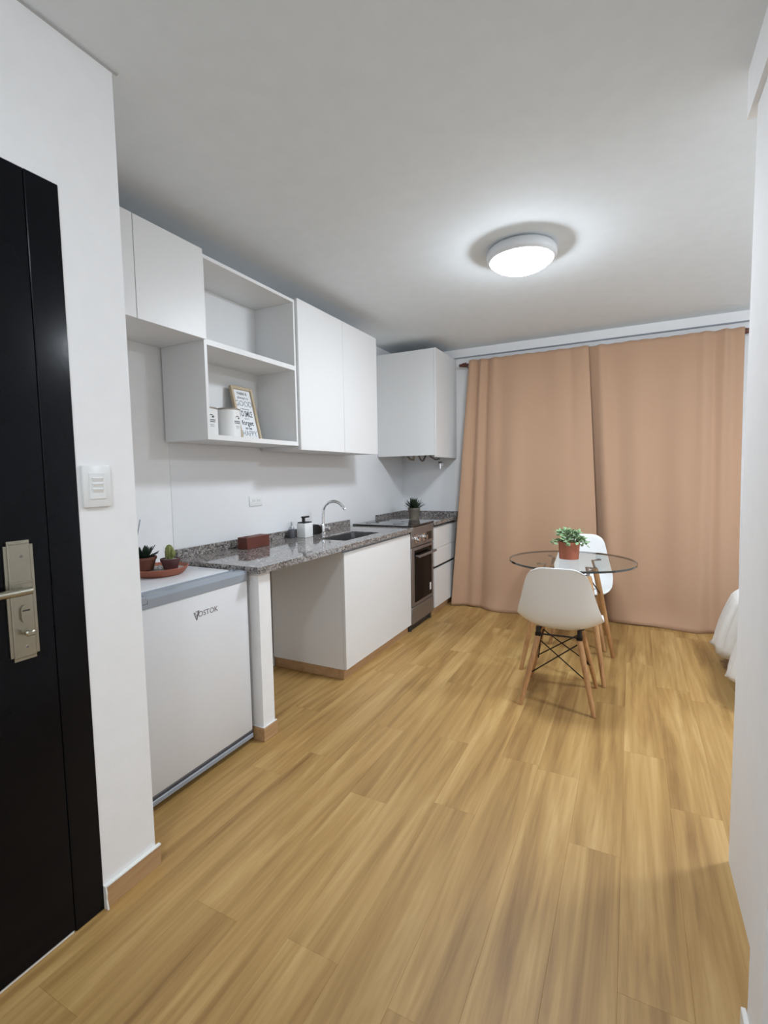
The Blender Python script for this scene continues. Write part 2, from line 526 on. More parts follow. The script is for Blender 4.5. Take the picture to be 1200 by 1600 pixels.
bxo('keyhole', (xp + 0.0155, xp + 0.0166, cy - 0.009, cy + 0.009, cz + 0.007, cz + 0.011), 'seam', leaf)
bm = mb()
tube(bm, [(xp + 0.009, -0.352, 0.937), (xp + 0.028, -0.352, 0.937)], 0.008, 12)
box(bm, xp + 0.028, xp + 0.034, -0.364, -0.340, 0.930, 0.944, 0.003)
link('turn_knob', bm, 'nickel', leaf, True)
for z in (1.142, 0.898):
    link('screw', lathe(mb(), [(0.0, 0.001), (0.0035, 0.0008), (0.0042, 0.0)], 10), 'steel', leaf, True, local=True)
    s = bpy.context.scene.collection.objects[-1]
    s.rotation_euler = (0, PI / 2, 0); s.location = (xp + 0.010, -0.352, z)

# light switch
sw = thing('light_switch', 'white light switch plate with three rockers beside the black door', 'switch', (XD, -0.132, 1.257))
link('plate', box(mb(), XD, XD + 0.010, -0.176, -0.088, 1.258, 1.385, 0.004, 2), 'plastic', sw, True)
link('insert', box(mb(), XD + 0.009, XD + 0.0125, -0.157, -0.106, 1.283, 1.362, 0.001), 'plastic', sw)
for k in range(3):
    z0 = 1.300 + k * 0.0165
    bm = mb()
    prism(bm, [(XD + 0.012, z0), (XD + 0.0125, z0 + 0.0155), (XD + 0.0165, z0 + 0.013)], 'Y', -0.148, -0.117)
    # prism() inserts the axis, so poly is (x, z)
    link('rocker', bm, 'plastic', sw)

# support stub under the worktop
bm = box(mb(), 0.0, 0.60, 0.785, 0.872, 0, 0.868)
st = struct('wall_stub', bm, 'paint', 'narrow white support wall between fridge and knee space')
bm = mb()
box(bm, 0.60, 0.611, 0.775, 0.882, 0, 0.068, 0.0015)
box(bm, 0.52, 0.60, 0.774, 0.785, 0, 0.068, 0.0015)
box(bm, 0.3, 0.60, 0.872, 0.882, 0, 0.068, 0.0015)
link('skirting', bm, 'skirting', st)
bm = mb()
box(bm, 0.60, 0.609, 0.777, 0.880, 0.068, 0.074, 0.002)
box(bm, 0.52, 0.60, 0.776, 0.785, 0.068, 0.074, 0.002)
link('caulk_bead', bm, 'caulk', st)

# backsplash laminate
bm = mb()
box(bm, 0.0, 0.0025, 0.79, YB, 0.80, 1.56)
bs = struct('wall_backsplash', bm, 'panel', 'glossy white backsplash sheet behind the worktop')
struct('wall_backsplash_far', box(mb(), 0.009, 0.60, YB - 0.006, YB, 0.80, 1.495), 'panel', 'white backsplash sheet on the short wall beside the curtain')
link('corner_bead', box(mb(), 0.0025, 0.010, YB - 0.012, YB - 0.006, 0.95, 1.56), 'plastic', bs)

# ================================================================== KITCHEN
def slab_door(name, x0, x1, y0, y1, z0, z1, parent):
    g = 0.0012
    return link(name, box(mb(), x0, x1, y0 + g, y1 - g, z0, z1, 0.0012), 'laminate', parent, True)

def open_box(bm, x0, x1, y0, y1, z0, z1, t=0.018, front=False):
    """carcass of panels open at the front"""
    box(bm, x0, x1, y0, y0 + t, z0, z1)
    box(bm, x0, x1, y1 - t, y1, z0, z1)
    box(bm, x0, x1, y0 + t, y1 - t, z0, z0 + t)
    box(bm, x0, x1, y0 + t, y1 - t, z1 - t, z1)
    box(bm, x0, x0 + 0.006, y0 + t, y1 - t, z0 + t, z1 - t)
    return bm

XU = 0.34
# short cabinet above the fridge
a, b_, c_ = 0.006, 0.3845, 0.7645
t = thing('wall_cabinet', 'short white two-door wall cabinet high above the small fridge', 'cabinet', (0.002, a, 2.03))
link('body', open_box(mb(), 0.002, XU - 0.02, a, c_ - 0.001, 2.032, 2.463), 'laminate', t)
slab_door('cabinet_door', XU - 0.019, XU, a, b_, 2.030, 2.4648, t)
slab_door('cabinet_door', XU - 0.019, XU, b_, c_, 2.030, 2.4648, t)
# open shelves
t = thing('shelf_unit', 'open white shelf unit holding the framed print and white canisters', 'shelf', (0.002, 0.7655, 1.537))
y0, y1 = 0.7655, 1.5215
XS = 0.322
link('side_panel', box(mb(), 0.009, XS, y0, y0 + 0.018, 1.537, 2.452), 'laminate', t)
link('side_panel', box(mb(), 0.009, XS, y1 - 0.018, y1, 1.537, 2.452), 'laminate', t)
link('top_panel', box(mb(), 0.009, XS, y0 + 0.018, y1 - 0.018, 2.434, 2.452), 'laminate', t)
link('shelf_board', box(mb(), 0.009, XS, y0 + 0.018, y1 - 0.018, 2.012, 2.040), 'laminate', t)
link('shelf_board', box(mb(), 0.009, XS, y0 + 0.018, y1 - 0.018, 1.537, 1.563), 'laminate', t)
link('back_panel', box(mb(), 0.0085, 0.0115, y0 + 0.018, y1 - 0.018, 1.563, 2.434), 'laminate', t)
# tall pair of doors over the sink
a, b_, c_ = 1.5228, 2.0626, 2.5953
t = thing('wall_cabinet', 'tall white two-door wall cabinet above the sink', 'cabinet', (0.009, a, 1.512))
link('body', open_box(mb(), 0.009, XU - 0.02, a + 0.001, c_, 1.514, 2.463), 'laminate', t)
slab_door('cabinet_door', XU - 0.019, XU, a, b_, 1.512, 2.4648, t)
slab_door('cabinet_door', XU - 0.019, XU, b_, c_, 1.512, 2.4648, t)
# boxed-in water heater by the curtain
t = thing('heater_cabinet', 'deep white boxed-in wall cabinet beside the curtain', 'cabinet', (0.009, 3.2286, 1.505))
ya, yb, XH = 3.2286, YB - 0.007, 0.6208
link('side_panel', box(mb(), 0.009, XH - 0.02, ya, ya + 0.018, 1.518, 2.497), 'laminate', t)
link('side_panel', box(mb(), 0.009, XH - 0.02, yb - 0.018, yb, 1.518, 2.497), 'laminate', t)
link('top_panel', box(mb(), 0.009, XH - 0.02, ya + 0.018, yb - 0.018, 2.479, 2.497), 'laminate', t)
slab_door('cabinet_door', XH - 0.019, XH, ya, yb, 1.500, 2.4992, t)
# water heater inside with pipes hanging below
t = thing('water_heater', 'white water heater hidden in the deep cabinet, its pipes hanging below', 'heater', (0.3, 3.52, 1.6))
link('body', box(mb(), 0.03, 0.30, 3.36, 3.70, 1.56, 2.3, 0.01, 2), 'plastic', t, True)
bm = mb()
tube(bm, [(0.30, 3.44, 1.62), (0.30, 3.44, 1.50), (0.295, 3.45, 1.485), (0.25, 3.46, 1.49), (0.2, 3.46, 1.56)], 0.011, 10)
link('pipe', bm, 'brass', t, True)
bm = mb()
pts = [(0.33, 3.50 + 0.0, 1.56)] + [(0.33 + 0.02 * k / 8.0, 3.50 + 0.13 * k / 8.0, 1.53 - 0.055 * math.sin(PI * k / 8.0)) for k in range(9)] + [(0.35, 3.64, 1.58)]
tube(bm, pts, 0.009, 10)
link('hose', bm, 'steel', t, True)
bm = mb()
tube(bm, [(0.40, 3.62, 1.60), (0.40, 3.64, 1.52), (0.42, 3.72, 1.49), (0.44, 3.79, 1.50)], 0.008, 10)
link('pipe', bm, 'steel', t, True)
# wall valve under the cabinet
t = thing('water_valve', 'small chrome stop valve on the wall below the deep cabinet', 'valve', (0.455, YB - 0.006, 1.42))
bm = mb()
tube(bm, [(0.455, YB - 0.0065, 1.435), (0.455, YB - 0.010, 1.435)], 0.024, 16)
tube(bm, [(0.455, YB - 0.010, 1.435), (0.455, YB - 0.05, 1.435)], 0.010, 12)
link('body', bm, 'chrome', t, True)
bm = mb()
tube(bm, [(0.455, YB - 0.05, 1.445), (0.457, YB - 0.056, 1.395)], [0.014, 0.010], 12)
link('spout', bm, 'chrome', t, True)
bm = mb()
tube(bm, [(0.455, YB - 0.05, 1.455), (0.455, YB - 0.05, 1.468)], [0.018, 0.020], 12)
link('valve_handle', bm, 'darkgrey', t, True)

# base cabinet under the sink
XB = 0.6116
ya, yb = 1.575, 2.628
t = thing('base_cabinet', 'white base cabinet with one wide front under the sink', 'cabinet', (0.012, ya, 0))
link('side_panel', box(mb(), 0.012, XB - 0.021, ya, ya + 0.018, 0.072, 0.866), 'laminate', t)
link('side_panel', box(mb(), 0.012, XB - 0.021, yb - 0.018, yb, 0.072, 0.866), 'laminate', t)
link('bottom_panel', box(mb(), 0.012, XB - 0.021, ya + 0.018, yb - 0.018, 0.072, 0.09), 'laminate', t)
link('grip_rail', box(mb(), XB - 0.021, XB - 0.012, ya + 0.002, yb - 0.002, 0.848, 0.8675), 'greyplastic', t)
slab_door('cabinet_door', XB - 0.02, XB, ya, yb, 0.074, 0.846, t)
bm = mb()
box(bm, XB - 0.045, XB - 0.030, ya + 0.014, yb - 0.01, 0.0005, 0.072)
box(bm, 0.012, XB - 0.045, ya + 0.014, ya + 0.026, 0.0005, 0.072)
link('plinth', bm, 'skirting', t)
# drawer unit beyond the stove
ya, yb = 3.178, YB - 0.007
t = thing('drawer_unit', 'white drawer unit between the stove and the curtain', 'cabinet', (0.012, ya, 0))
link('body', box(mb(), 0.012, XB - 0.03, ya + 0.001, yb, 0.078, 0.866), 'laminate', t)
for za, zb in ((0.42, 0.50), (0.842, 0.866)):
    link('grip_channel', box(mb(), XB - 0.0298, XB - 0.0255, ya + 0.003, yb - 0.003, za, zb), 'seam', t)
slab_door('drawer', XB - 0.02, XB, ya, yb, 0.6395, 0.838, t)
slab_door('drawer', XB - 0.02, XB, ya, yb, 0.472, 0.637, t)
slab_door('drawer', XB - 0.02, XB, ya, yb, 0.078, 0.446, t)
link('plinth', box(mb(), XB - 0.05, XB - 0.035, ya + 0.003, yb, 0.0005, 0.078), 'skirting', t)

# worktops
XC = 0.636
SX0, SX1, SY0, SY1 = 0.275, 0.525, 1.745, 2.245
t = thing('worktop', 'long grey granite worktop with the sink let into it', 'worktop', (0.008, 0.757, 0.868))
bm = mb()
yA, yZ = 0.757, 2.634
xs = [0.009, SX0, SX1, XC]; ys = [yA, SY0, SY1, yZ]
# one closed slab with a rectangular hole
grid = {}
for zi, z in enumerate((0.868, 0.900)):
    for i, xx in enumerate(xs):
        for j, yy in enumerate(ys):
            grid[i, j, zi] = bm.verts.new((xx, yy, z))
for i in range(3):
    for j in range(3):
        if (i, j) == (1, 1):
            continue
        bm.faces.new([grid[i, j, 1], grid[i + 1, j, 1], grid[i + 1, j + 1, 1], grid[i, j + 1, 1]])
        bm.faces.new([grid[i, j, 0], grid[i, j + 1, 0], grid[i + 1, j + 1, 0], grid[i + 1, j, 0]])
def side(pa, pb):
    bm.faces.new([grid[pa + (0,)], grid[pb + (0,)], grid[pb + (1,)], grid[pa + (1,)]])
for k in range(3):
    side((k, 0), (k + 1, 0)); side((k, 3), (k + 1, 3)); side((0, k), (0, k + 1)); side((3, k), (3, k + 1))
side((1, 1), (2, 1)); side((1, 2), (2, 2)); side((1, 1), (1, 2)); side((2, 1), (2, 2))
link('slab', bm, 'granite', t)
link('upstand', box(mb(), 0.009, 0.029, 0.79, 2.634, 0.9002, 0.950, 0.001), 'granite', t)
t = thing('worktop', 'short grey granite worktop under the small succulent, past the stove', 'worktop', (0.008, 3.146, 0.868))
link('slab', box(mb(), 0.009, XC, 3.152, YB - 0.007, 0.868, 0.900, 0.001), 'granite', t)
bm = mb()
box(bm, 0.009, 0.029, 3.152, YB - 0.007, 0.9002, 0.948, 0.001)
link('upstand', bm, 'granite', t)
link('upstand', box(mb(), 0.0295, XC - 0.004, YB - 0.028, YB - 0.007, 0.9002, 0.948, 0.001), 'granite', t)

# sink
t = thing('sink', 'stainless steel sink bowl let into the granite worktop', 'sink', ((SX0 + SX1) / 2, (SY0 + SY1) / 2, 0.74))
bm = mb()
def rrect(x0, x1, y0, y1, r, z, n=5):
    out = []
    for cx_, cy_, a0 in ((x1 - r, y1 - r, 0), (x0 + r, y1 - r, PI / 2), (x0 + r, y0 + r, PI), (x1 - r, y0 + r, 1.5 * PI)):
        for k in range(n + 1):
            a_ = a0 + k * PI / 2 / n
            out.append((cx_ + r * math.cos(a_), cy_ + r * math.sin(a_), z))
    return out
rings = [rrect(SX0 + .001, SX1 - .001, SY0 + .001, SY1 - .001, 0.012, 0.895), rrect(SX0 + .008, SX1 - .008, SY0 + .008, SY1 - .008, 0.03, 0.892),
         rrect(SX0 + .012, SX1 - .012, SY0 + .012, SY1 - .012, 0.04, 0.76), rrect(SX0 + .04, SX1 - .04, SY0 + .04, SY1 - .04, 0.05, 0.742)]
R_ = [[bm.verts.new(p) for p in r] for r in rings]
for A, B in zip(R_, R_[1:]):
    n = len(A)
    for j in range(n):
        bm.faces.new((A[j], A[(j + 1) % n], B[(j + 1) % n], B[j]))
bm.faces.new(R_[-1])
o = link('bowl', bm, 'sinksteel', t, True)
md = o.modifiers.new('s', 'SOLIDIFY'); md.thickness = 0.0012; md.offset = 0
link('drain', lathe(mb(), [(0, 0.746), (0.02, 0.7455), (0.03, 0.747), (0.034, 0.744)], 20, (0.4, 2.0, 0)), 'chrome', t, True)

# tap
TX, TY = 0.152, 2.025
t = thing('kitchen_tap', 'chrome swan-neck tap behind the sink', 'tap', (TX, TY, 0.9))
link('base', lathe(mb(), [(0, 0.9002), (0.024, 0.9002), (0.024, 0.905), (0.016, 0.912), (0.015, 0.965), (0.012, 0.975), (0, 0.976)], 18, (TX, TY, 0)), 'chrome', t, True)
bm = mb()
pts = [(TX, TY, 0.975), (TX, TY, 1.02)]
for k in range(1, 13):
    a_ = PI - k * (PI * 0.80) / 12
    pts.append((TX + 0.088 + 0.088 * math.cos(a_), TY + 0.03 * (k / 12.0), 1.06 + 0.088 * math.sin(a_)))
tube(bm, pts, 0.011, 12)
link('spout', bm, 'chrome', t, True)
bm = mb()
e = Vector(pts[-1]); d_ = (Vector(pts[-1]) - Vector(pts[-2])).normalized()
tube(bm, [e, e + d_ * 0.008, e + d_ * 0.03], [0.0095, 0.012, 0.0115], 14)
link('aerator', bm, 'chrome', t, True)
bm = mb()
hd = Vector((0.42, 0.36, 0.0)).normalized()
b0 = Vector((TX, TY, 0.945))
tube(bm, [b0 + hd * 0.012, b0 + hd * 0.040], [0.013, 0.012], 12)
c0 = b0 + hd * 0.046
tube(bm, [b0 + hd * 0.040, b0 + hd * 0.052], [0.016, 0.015], 14)
sd = Vector((-hd.y, hd.x, 0))
for k in range(4):
    a_ = k * PI / 2 + 0.5
    dv = sd * math.cos(a_) + Vector((0, 0, 1)) * math.sin(a_)
    tube(bm, [c0 + dv * 0.008, c0 + dv * 0.032], [0.008, 0.0095], 8)
link('tap_handle', bm, 'chrome', t, True)

# soap dispenser and neighbours
t = thing('soap_dispenser', 'square white soap dispenser with black pump beside the tap', 'dispenser', (0.14, 1.81, 0.9))
link('body', box(mb(), 0.100, 0.174, 1.765, 1.862, 0.9003, 1.004, 0.004, 2), 'plastic', t, True)
bm = mb()
box(bm, 0.104, 0.170, 1.769, 1.858, 1.004, 1.012, 0.002)
link('lid', bm, 'rubber', t, True)
bm = mb()
tube(bm, [(0.137, 1.80, 1.012), (0.137, 1.80, 1.04)], 0.012, 12)
box(bm, 0.125, 0.150, 1.787, 1.858, 1.040, 1.052, 0.002)
link('pump', bm, 'rubber', t, True)
t = thing('dropper_bottle', 'small grey bottle with pointed clear cap left of the soap dispenser', 'bottle', (0.075, 1.738, 0.9))
link('body', lathe(mb(), [(0, 0.9003), (0.026, 0.9003), (0.027, 0.905), (0.027, 0.955), (0.024, 0.960), (0, 0.9601)], 18, (0.075, 1.738, 0)), 'darkgrey', t, True)
link('cap', lathe(mb(), [(0.024, 0.9602), (0.022, 0.972), (0.008, 0.985), (0.005, 1.01), (0.004, 1.016), (0, 1.017)], 16, (0.075, 1.738, 0)), 'clear', t, True)
t = thing('dish_sponge', 'black rounded scrubber between the soap dispenser and the tap', 'sponge', (0.095, 2.0, 0.9))
bm = mb()
prism(bm, [(1.945, 0.9003), (2.055, 0.9003), (2.055, 0.928), (2.04, 0.955), (2.01, 0.972), (1.975, 0.976), (1.95, 0.966), (1.945, 0.945)], 'X', 0.080, 0.118)
link('pad', bm, 'rubber', t)
link('holder', box(mb(), 0.072, 0.0795, 1.94, 2.06, 0.9003, 0.925, 0.001), 'darkgrey', t)
bm = box(mb(), 0.088, 0.165, 1.185, 1.392, 0.9003, 0.972, 0.002)
t = thing('wooden_box', 'red-brown rectangular box on the granite worktop', 'box', (0.126, 1.288, 0.9))
link('body', bm, 'redbox', t, True)
link('lid_knob', box(mb(), 0.115, 0.135, 1.21, 1.235, 0.9722, 0.976, 0.001), 'redbox', t)

# wall socket
t = thing('wall_socket', 'white double wall socket above the granite worktop', 'socket', (0.008, 1.455, 1.15))
link('plate', box(mb(), 0.0027, 0.0085, 1.392, 1.518, 1.148, 1.216, 0.003, 2), 'plastic', t, True)
for yy in (1.432, 1.478):
    m_ = link('outlet', box(mb(), 0.008, 0.010, yy - 0.018, yy + 0.018, 1.162, 1.202, 0.001), 'plastic', t)
    bm = mb()
    box(bm, 0.0099, 0.0104, yy - 0.009, yy - 0.006, 1.178, 1.190); box(bm, 0.0099, 0.0104, yy + 0.006, yy + 0.009, 1.178, 1.190)
    link('slots', bm, 'greyink', m_)

# stove
t = thing('stove', 'narrow stainless steel stove with dark oven door', 'stove', (0.05, 2.645, 0))
ya, yb = 2.640, 3.146
SXF = 0.615
link('body', box(mb(), 0.05, SXF - 0.03, ya, yb, 0.05, 0.893, 0.002), 'darkgrey', t)
link('hob', box(mb(), 0.05, SXF + 0.005, ya - 0.004, yb + 0.002, 0.9005, 0.912, 0.002), 'hob', t)
for bx_, by_, br in ((0.18, 2.77, 0.06), (0.18, 3.0, 0.05), (0.44, 2.77, 0.05), (0.44, 3.0, 0.075)):
    link('burner_ring', lathe(mb(), [(br, 0.9122), (br, 0.9132), (br - 0.006, 0.9132), (br - 0.006, 0.9122)], 24, (bx_, by_, 0)), 'darkgrey', t)
link('control_panel', box(mb(), SXF - 0.03, SXF, ya + 0.001, yb - 0.001, 0.725, 0.893, 0.003), 'steel', t, True)
for yy in (2.735, 2.905):
    bm = mb()
    tube(bm, [(SXF + 0.0005, yy, 0.79), (SXF + 0.006, yy, 0.79), (SXF + 0.010, yy, 0.79), (SXF + 0.036, yy, 0.79)], [0.034, 0.034, 0.022, 0.020], 18)
    k_ = link('knob', bm, 'chrome', t, True)
link('knob_plate', box(mb(), SXF, SXF + 0.002, 2.98, 3.10, 0.755, 0.825, 0.001), 'rubber', t)
d_ = link('oven_door', box(mb(), SXF - 0.03, SXF - 0.002, ya + 0.002, yb - 0.002, 0.215, 0.718, 0.003), 'steel', t, True)
link('oven_window', box(mb(), SXF - 0.0025, SXF + 0.001, ya + 0.065, yb - 0.05, 0.245, 0.692, 0.001), 'ovenglass', d_)
bm = mb()
tube(bm, [(SXF + 0.040, ya + 0.075, 0.645), (SXF + 0.042, ya + 0.15, 0.645), (SXF + 0.042, yb - 0.10, 0.645), (SXF + 0.040, yb - 0.045, 0.645)], 0.011, 12)
for yy in (ya + 0.09, yb - 0.06):
    tube(bm, [(SXF + 0.0015, yy, 0.645), (SXF + 0.042, yy, 0.645)], 0.008, 10)
link('oven_handle', bm, 'steel', d_, True)
link('sticker', box(mb(), SXF + 0.0012, SXF + 0.0017, 3.040, 3.075, 0.285, 0.352), 'paper', d_)
link('bottom_drawer', box(mb(), SXF - 0.03, SXF - 0.002, ya + 0.002, yb - 0.002, 0.065, 0.209, 0.003), 'steel', t, True)
bm = mb()
box(bm, 0.1, SXF - 0.035, ya + 0.01, yb - 0.01, 0.004, 0.05)
link('base', bm, 'seam', t)
for xx in (0.12, SXF - 0.04):
    for yy in (ya + 0.03, yb - 0.03):
        link('foot', lathe(mb(), [(0, 0.0005), (0.018, 0.0005), (0.018, 0.01), (0.01, 0.03), (0.01, 0.05), (0, 0.05)], 12, (xx, yy, 0)), 'seam', t, True)

# fridge
FX, FY0, FY1 = 0.558, 0.165, 0.752
t = thing('small_fridge', 'small white under-counter fridge with grey handle strip', 'fridge', (0.05, FY0, 0))
link('body', box(mb(), 0.04, FX - 0.055, FY0 + 0.004, FY1 - 0.004, 0.03, 0.850, 0.004, 2), 'fridge', t, True)
link('lid', box(mb(), 0.035, FX - 0.110, FY0 + 0.002, FY1 - 0.002, 0.8502, 0.878, 0.005, 2), 'fridge', t, True)
fd = link('fridge_door', box(mb(), FX - 0.05, FX, FY0, FY1, 0.066, 0.832, 0.006, 2), 'fridge', t, True)
bm = mb()
# grip strip, sloped on top, with a shallow recess
prism(bm, [(FX - 0.108, 0.8505), (FX - 0.108, 0.872), (FX - 0.085, 0.880), (FX - 0.080, 0.866), (FX - 0.045, 0.866), (FX - 0.040, 0.882), (FX - 0.012, 0.880), (FX + 0.003, 0.868),
           (FX + 0.003, 0.832), (FX - 0.05, 0.832), (FX - 0.05, 0.8505)], 'Y', FY0 + 0.03, FY1 - 0.006)
box(bm, FX - 0.108, FX + 0.003, FY0, FY0 + 0.03, 0.8505, 0.881, 0.004, 2)
box(bm, FX - 0.05, FX + 0.003, FY0, FY0 + 0.03, 0.832, 0.8505)
box(bm, FX - 0.108, FX + 0.003, FY1 - 0.006, FY1, 0.8505, 0.881, 0.002)
box(bm, FX - 0.05, FX + 0.003, FY1 - 0.006, FY1, 0.832, 0.8505)
link('grip_strip', bm, 'greyplastic', fd)
link('bottom_trim', box(mb(), FX - 0.05, FX + 0.001, FY0, FY1, 0.052, 0.066, 0.002), 'darkgrey', fd)
link('bottom_trim', box(mb(), FX - 0.05, FX + 0.004, FY0, FY1, 0.028, 0.0505, 0.003), 'greyplastic', fd)
for xx in (0.1, FX - 0.09):
    for yy in (FY0 + 0.05, FY1 - 0.05):
        link('foot', lathe(mb(), [(0, 0.0005), (0.02, 0.0005), (0.02, 0.012), (0.012, 0.03), (0, 0.03)], 12, (xx, yy, 0)), 'seam', t, True)
off = Vector((0.05, FY0, 0))
text_mesh('logo', 'OSTOK', 0.034, 'logoink', fd, wall_text(Vector((FX + 0.0005, 0.498, 0.742)) - off), 0.0003, 0.0, 1.0)
bm = mb()
for (p, q, r_) in (((0.418, 0.757), (0.432, 0.7205), 0.0022), ((0.446, 0.760), (0.432, 0.7205), 0.0022), ((0.425, 0.755), (0.434, 0.734), 0.0012), ((0.440, 0.757), (0.434, 0.734), 0.0012), ((0.428, 0.757), (0.448, 0.760), 0.0015)):
    dy, dz = q[0] - p[0], q[1] - p[1]
    l_ = math.hypot(dy, dz); ny, nz_ = -dz / l_ * r_, dy / l_ * r_
    prism(bm, [(p[0] + ny, p[1] + nz_), (p[0] - ny, p[1] - nz_), (q[0] - ny, q[1] - nz_), (q[0] + ny, q[1] + nz_)], 'X', FX + 0.0002, FX + 0.0007)
link('emblem', bm, 'logoink', fd)

# things on the fridge ------------------------------------------------------
DX, DY, DZ = 0.205, 0.535, 0.8785
t = thing('plant_saucer', 'round clay saucer of gravel on top of the fridge', 'saucer', (DX, DY, DZ))
link('dish', lathe(mb(), [(0, 0), (0.10, 0), (0.112, 0.008), (0.132, 0.036), (0.128, 0.038), (0.106, 0.014), (0.098, 0.010), (0, 0.010)], 36), 'saucer', t, True, local=True)
bm = lathe(mb(), [(0, 0.024), (0.05, 0.0245), (0.10, 0.024), (0.114, 0.022), (0.10, 0.012), (0, 0.0105)], 30)
for _ in range(110):
    r_, a_ = 0.112 * math.sqrt(random.random()), random.random() * 2 * PI
    s_ = random.uniform(0.003, 0.0055)
    bmesh.ops.create_icosphere(bm, subdivisions=1, radius=s_, matrix=Matrix.Translation((r_ * math.cos(a_), r_ * math.sin(a_), 0.0245)))
o = link('gravel', bm, 'gravel', t, False, local=True); o['kind'] = 'stuff'

def leaf_blade(bm, base, direc, length, width, thick, upv=Vector((0, 0, 1)), curl=0.0, seg=4, tip=0.05):
    """thick pointed leaf; diamond section"""
    d = Vector(direc).normalized()
    s = d.cross(upv)
    s = s.normalized() if s.length > 1e-4 else Vector((1, 0, 0))
    n = s.cross(d).normalized()
    rings = []
    for k in range(seg + 1):
        f = k / seg
        wd = width * (math.sin(PI * min(1, 0.18 + 0.82 * f)) ** 0.8 if f < 1 else tip)
        wd = max(wd, width * tip)
        p = Vector(base) + d * (length * f) + n * (curl * length * f * f)
        th = thick * (1 - 0.7 * f)
        rings.append([bm.verts.new(p + s * wd), bm.verts.new(p + n * th), bm.verts.new(p - s * wd), bm.verts.new(p - n * th * 0.8)])
    for A, B in zip(rings, rings[1:]):
        for j in range(4):
            bm.faces.new((A[j], A[(j + 1) % 4], B[(j + 1) % 4], B[j]))
    bm.faces.new(rings[0]); bm.faces.new(list(reversed(rings[-1])))

# spiky aloe in a brown pot
AX, AY, AZ = 0.170, 0.474, DZ + 0.030
t = thing('potted_aloe', 'dark spiky succulent in a brown pot on the saucer', 'plant', (AX, AY, AZ))
link('pot', lathe(mb(), [(0, 0), (0.044, 0), (0.056, 0.05), (0.060, 0.05), (0.060, 0.062), (0.053, 0.062), (0.050, 0.052), (0, 0.052)], 28), 'brownpot', t, True, local=True)
link('soil', lathe(mb(), [(0, 0.057), (0.03, 0.057), (0.0495, 0.053)], 20), 'soil', t, True, local=True)
for ring, (n_, el, ln) in enumerate(((10, 0.35, 0.070), (9, 0.75, 0.072), (6, 1.15, 0.062))):
    for k in range(n_):
        a_ = 2 * PI * (k + 0.5 * (ring % 2)) / n_ + random.uniform(-.1, .1)
        e_ = el + random.uniform(-.1, .1)
        d_ = (math.cos(a_) * math.cos(e_), math.sin(a_) * math.cos(e_), math.sin(e_))
        bm = mb()
        leaf_blade(bm, (0.010 * math.cos(a_), 0.010 * math.sin(a_), 0.055), d_, ln * random.uniform(.9, 1.1), 0.011, 0.006, curl=0.12)
        link('leaf', bm, 'aloe', t, True, local=True)
# cactus in a plum pot
KX, KY, KZ = 0.270, 0.545, DZ + 0.030
t = thing('potted_cactus', 'stubby olive cactus in a small plum pot on the saucer', 'plant', (KX, KY, KZ))
link('pot', lathe(mb(), [(0, 0), (0.032, 0), (0.041, 0.038), (0.045, 0.038), (0.046, 0.050), (0.041, 0.050), (0.039, 0.042), (0, 0.042)], 28), 'plum', t, True, local=True)
bm = lathe(mb(), [(0, 0.047), (0.025, 0.047), (0.0395, 0.0435)], 20)
link('gravel', bm, 'gravel', t, True, local=True)
def ribbed(bm, prof, n, cx_, cy_, z0, amp=0.1):
    rings = []
    for r, z in prof:
        rings.append([bm.verts.new((cx_ + r * (1 + amp * math.cos(n * 2 * PI * j / (n * 4))) * math.cos(2 * PI * j / (n * 4)),
                                    cy_ + r * (1 + amp * math.cos(n * 2 * PI * j / (n * 4))) * math.sin(2 * PI * j / (n * 4)), z0 + z)) for j in range(n * 4)])
    for A, B in zip(rings, rings[1:]):
        for j in range(len(A)):
            bm.faces.new((A[j], A[(j + 1) % len(A)], B[(j + 1) % len(B)], B[j]))
    bm.faces.new(rings[-1]); bm.faces.new(list(reversed(rings[0])))
bm = mb()
ribbed(bm, [(0.013, 0), (0.018, 0.012), (0.019, 0.035), (0.016, 0.055), (0.010, 0.067), (0.003, 0.071)], 9, -0.004, 0, 0.045)
ribbed(bm, [(0.006, 0), (0.010, 0.010), (0.010, 0.024), (0.006, 0.033), (0.002, 0.036)], 7, 0.017, 0.004, 0.058)
link('stem', bm, 'cactus', t, True, local=True)
bm = mb()
for k in range(70):
    a_ = 2 * PI * (k % 9) / 9; z_ = 0.052 + 0.055 * random.random()
    p = Vector((-0.004 + 0.019 * math.cos(a_), 0.019 * math.sin(a_), z_))
    tube(bm, [p, p + Vector((math.cos(a_ + random.uniform(-.6, .6)), math.sin(a_ + random.uniform(-.6, .6)), random.uniform(-.3, .9))) * 0.009], [0.0005, 0.0002], 3)
o = link('spines', bm, 'spine', t, False, local=True); o['kind'] = 'stuff'
# thin stick behind the wall corner
t = thing('antenna_box', 'thin grey antenna rising behind the wall edge above the fridge', 'antenna', (0.07, 0.425, 0.8785))
link('base', box(mb(), 0.04, 0.10, 0.375, 0.465, 0.8787, 0.905, 0.004, 2), 'plastic', t, True)
AP0, AP1 = (0.060, 0.525, 1.045), (0.050, 0.557, 1.138)
bm = mb(); tube(bm, [(0.075, 0.445, 0.9), AP0, AP1], [0.0035, 0.003, 0.0025], 8)
link('rod', bm, 'greyplastic', t, True)

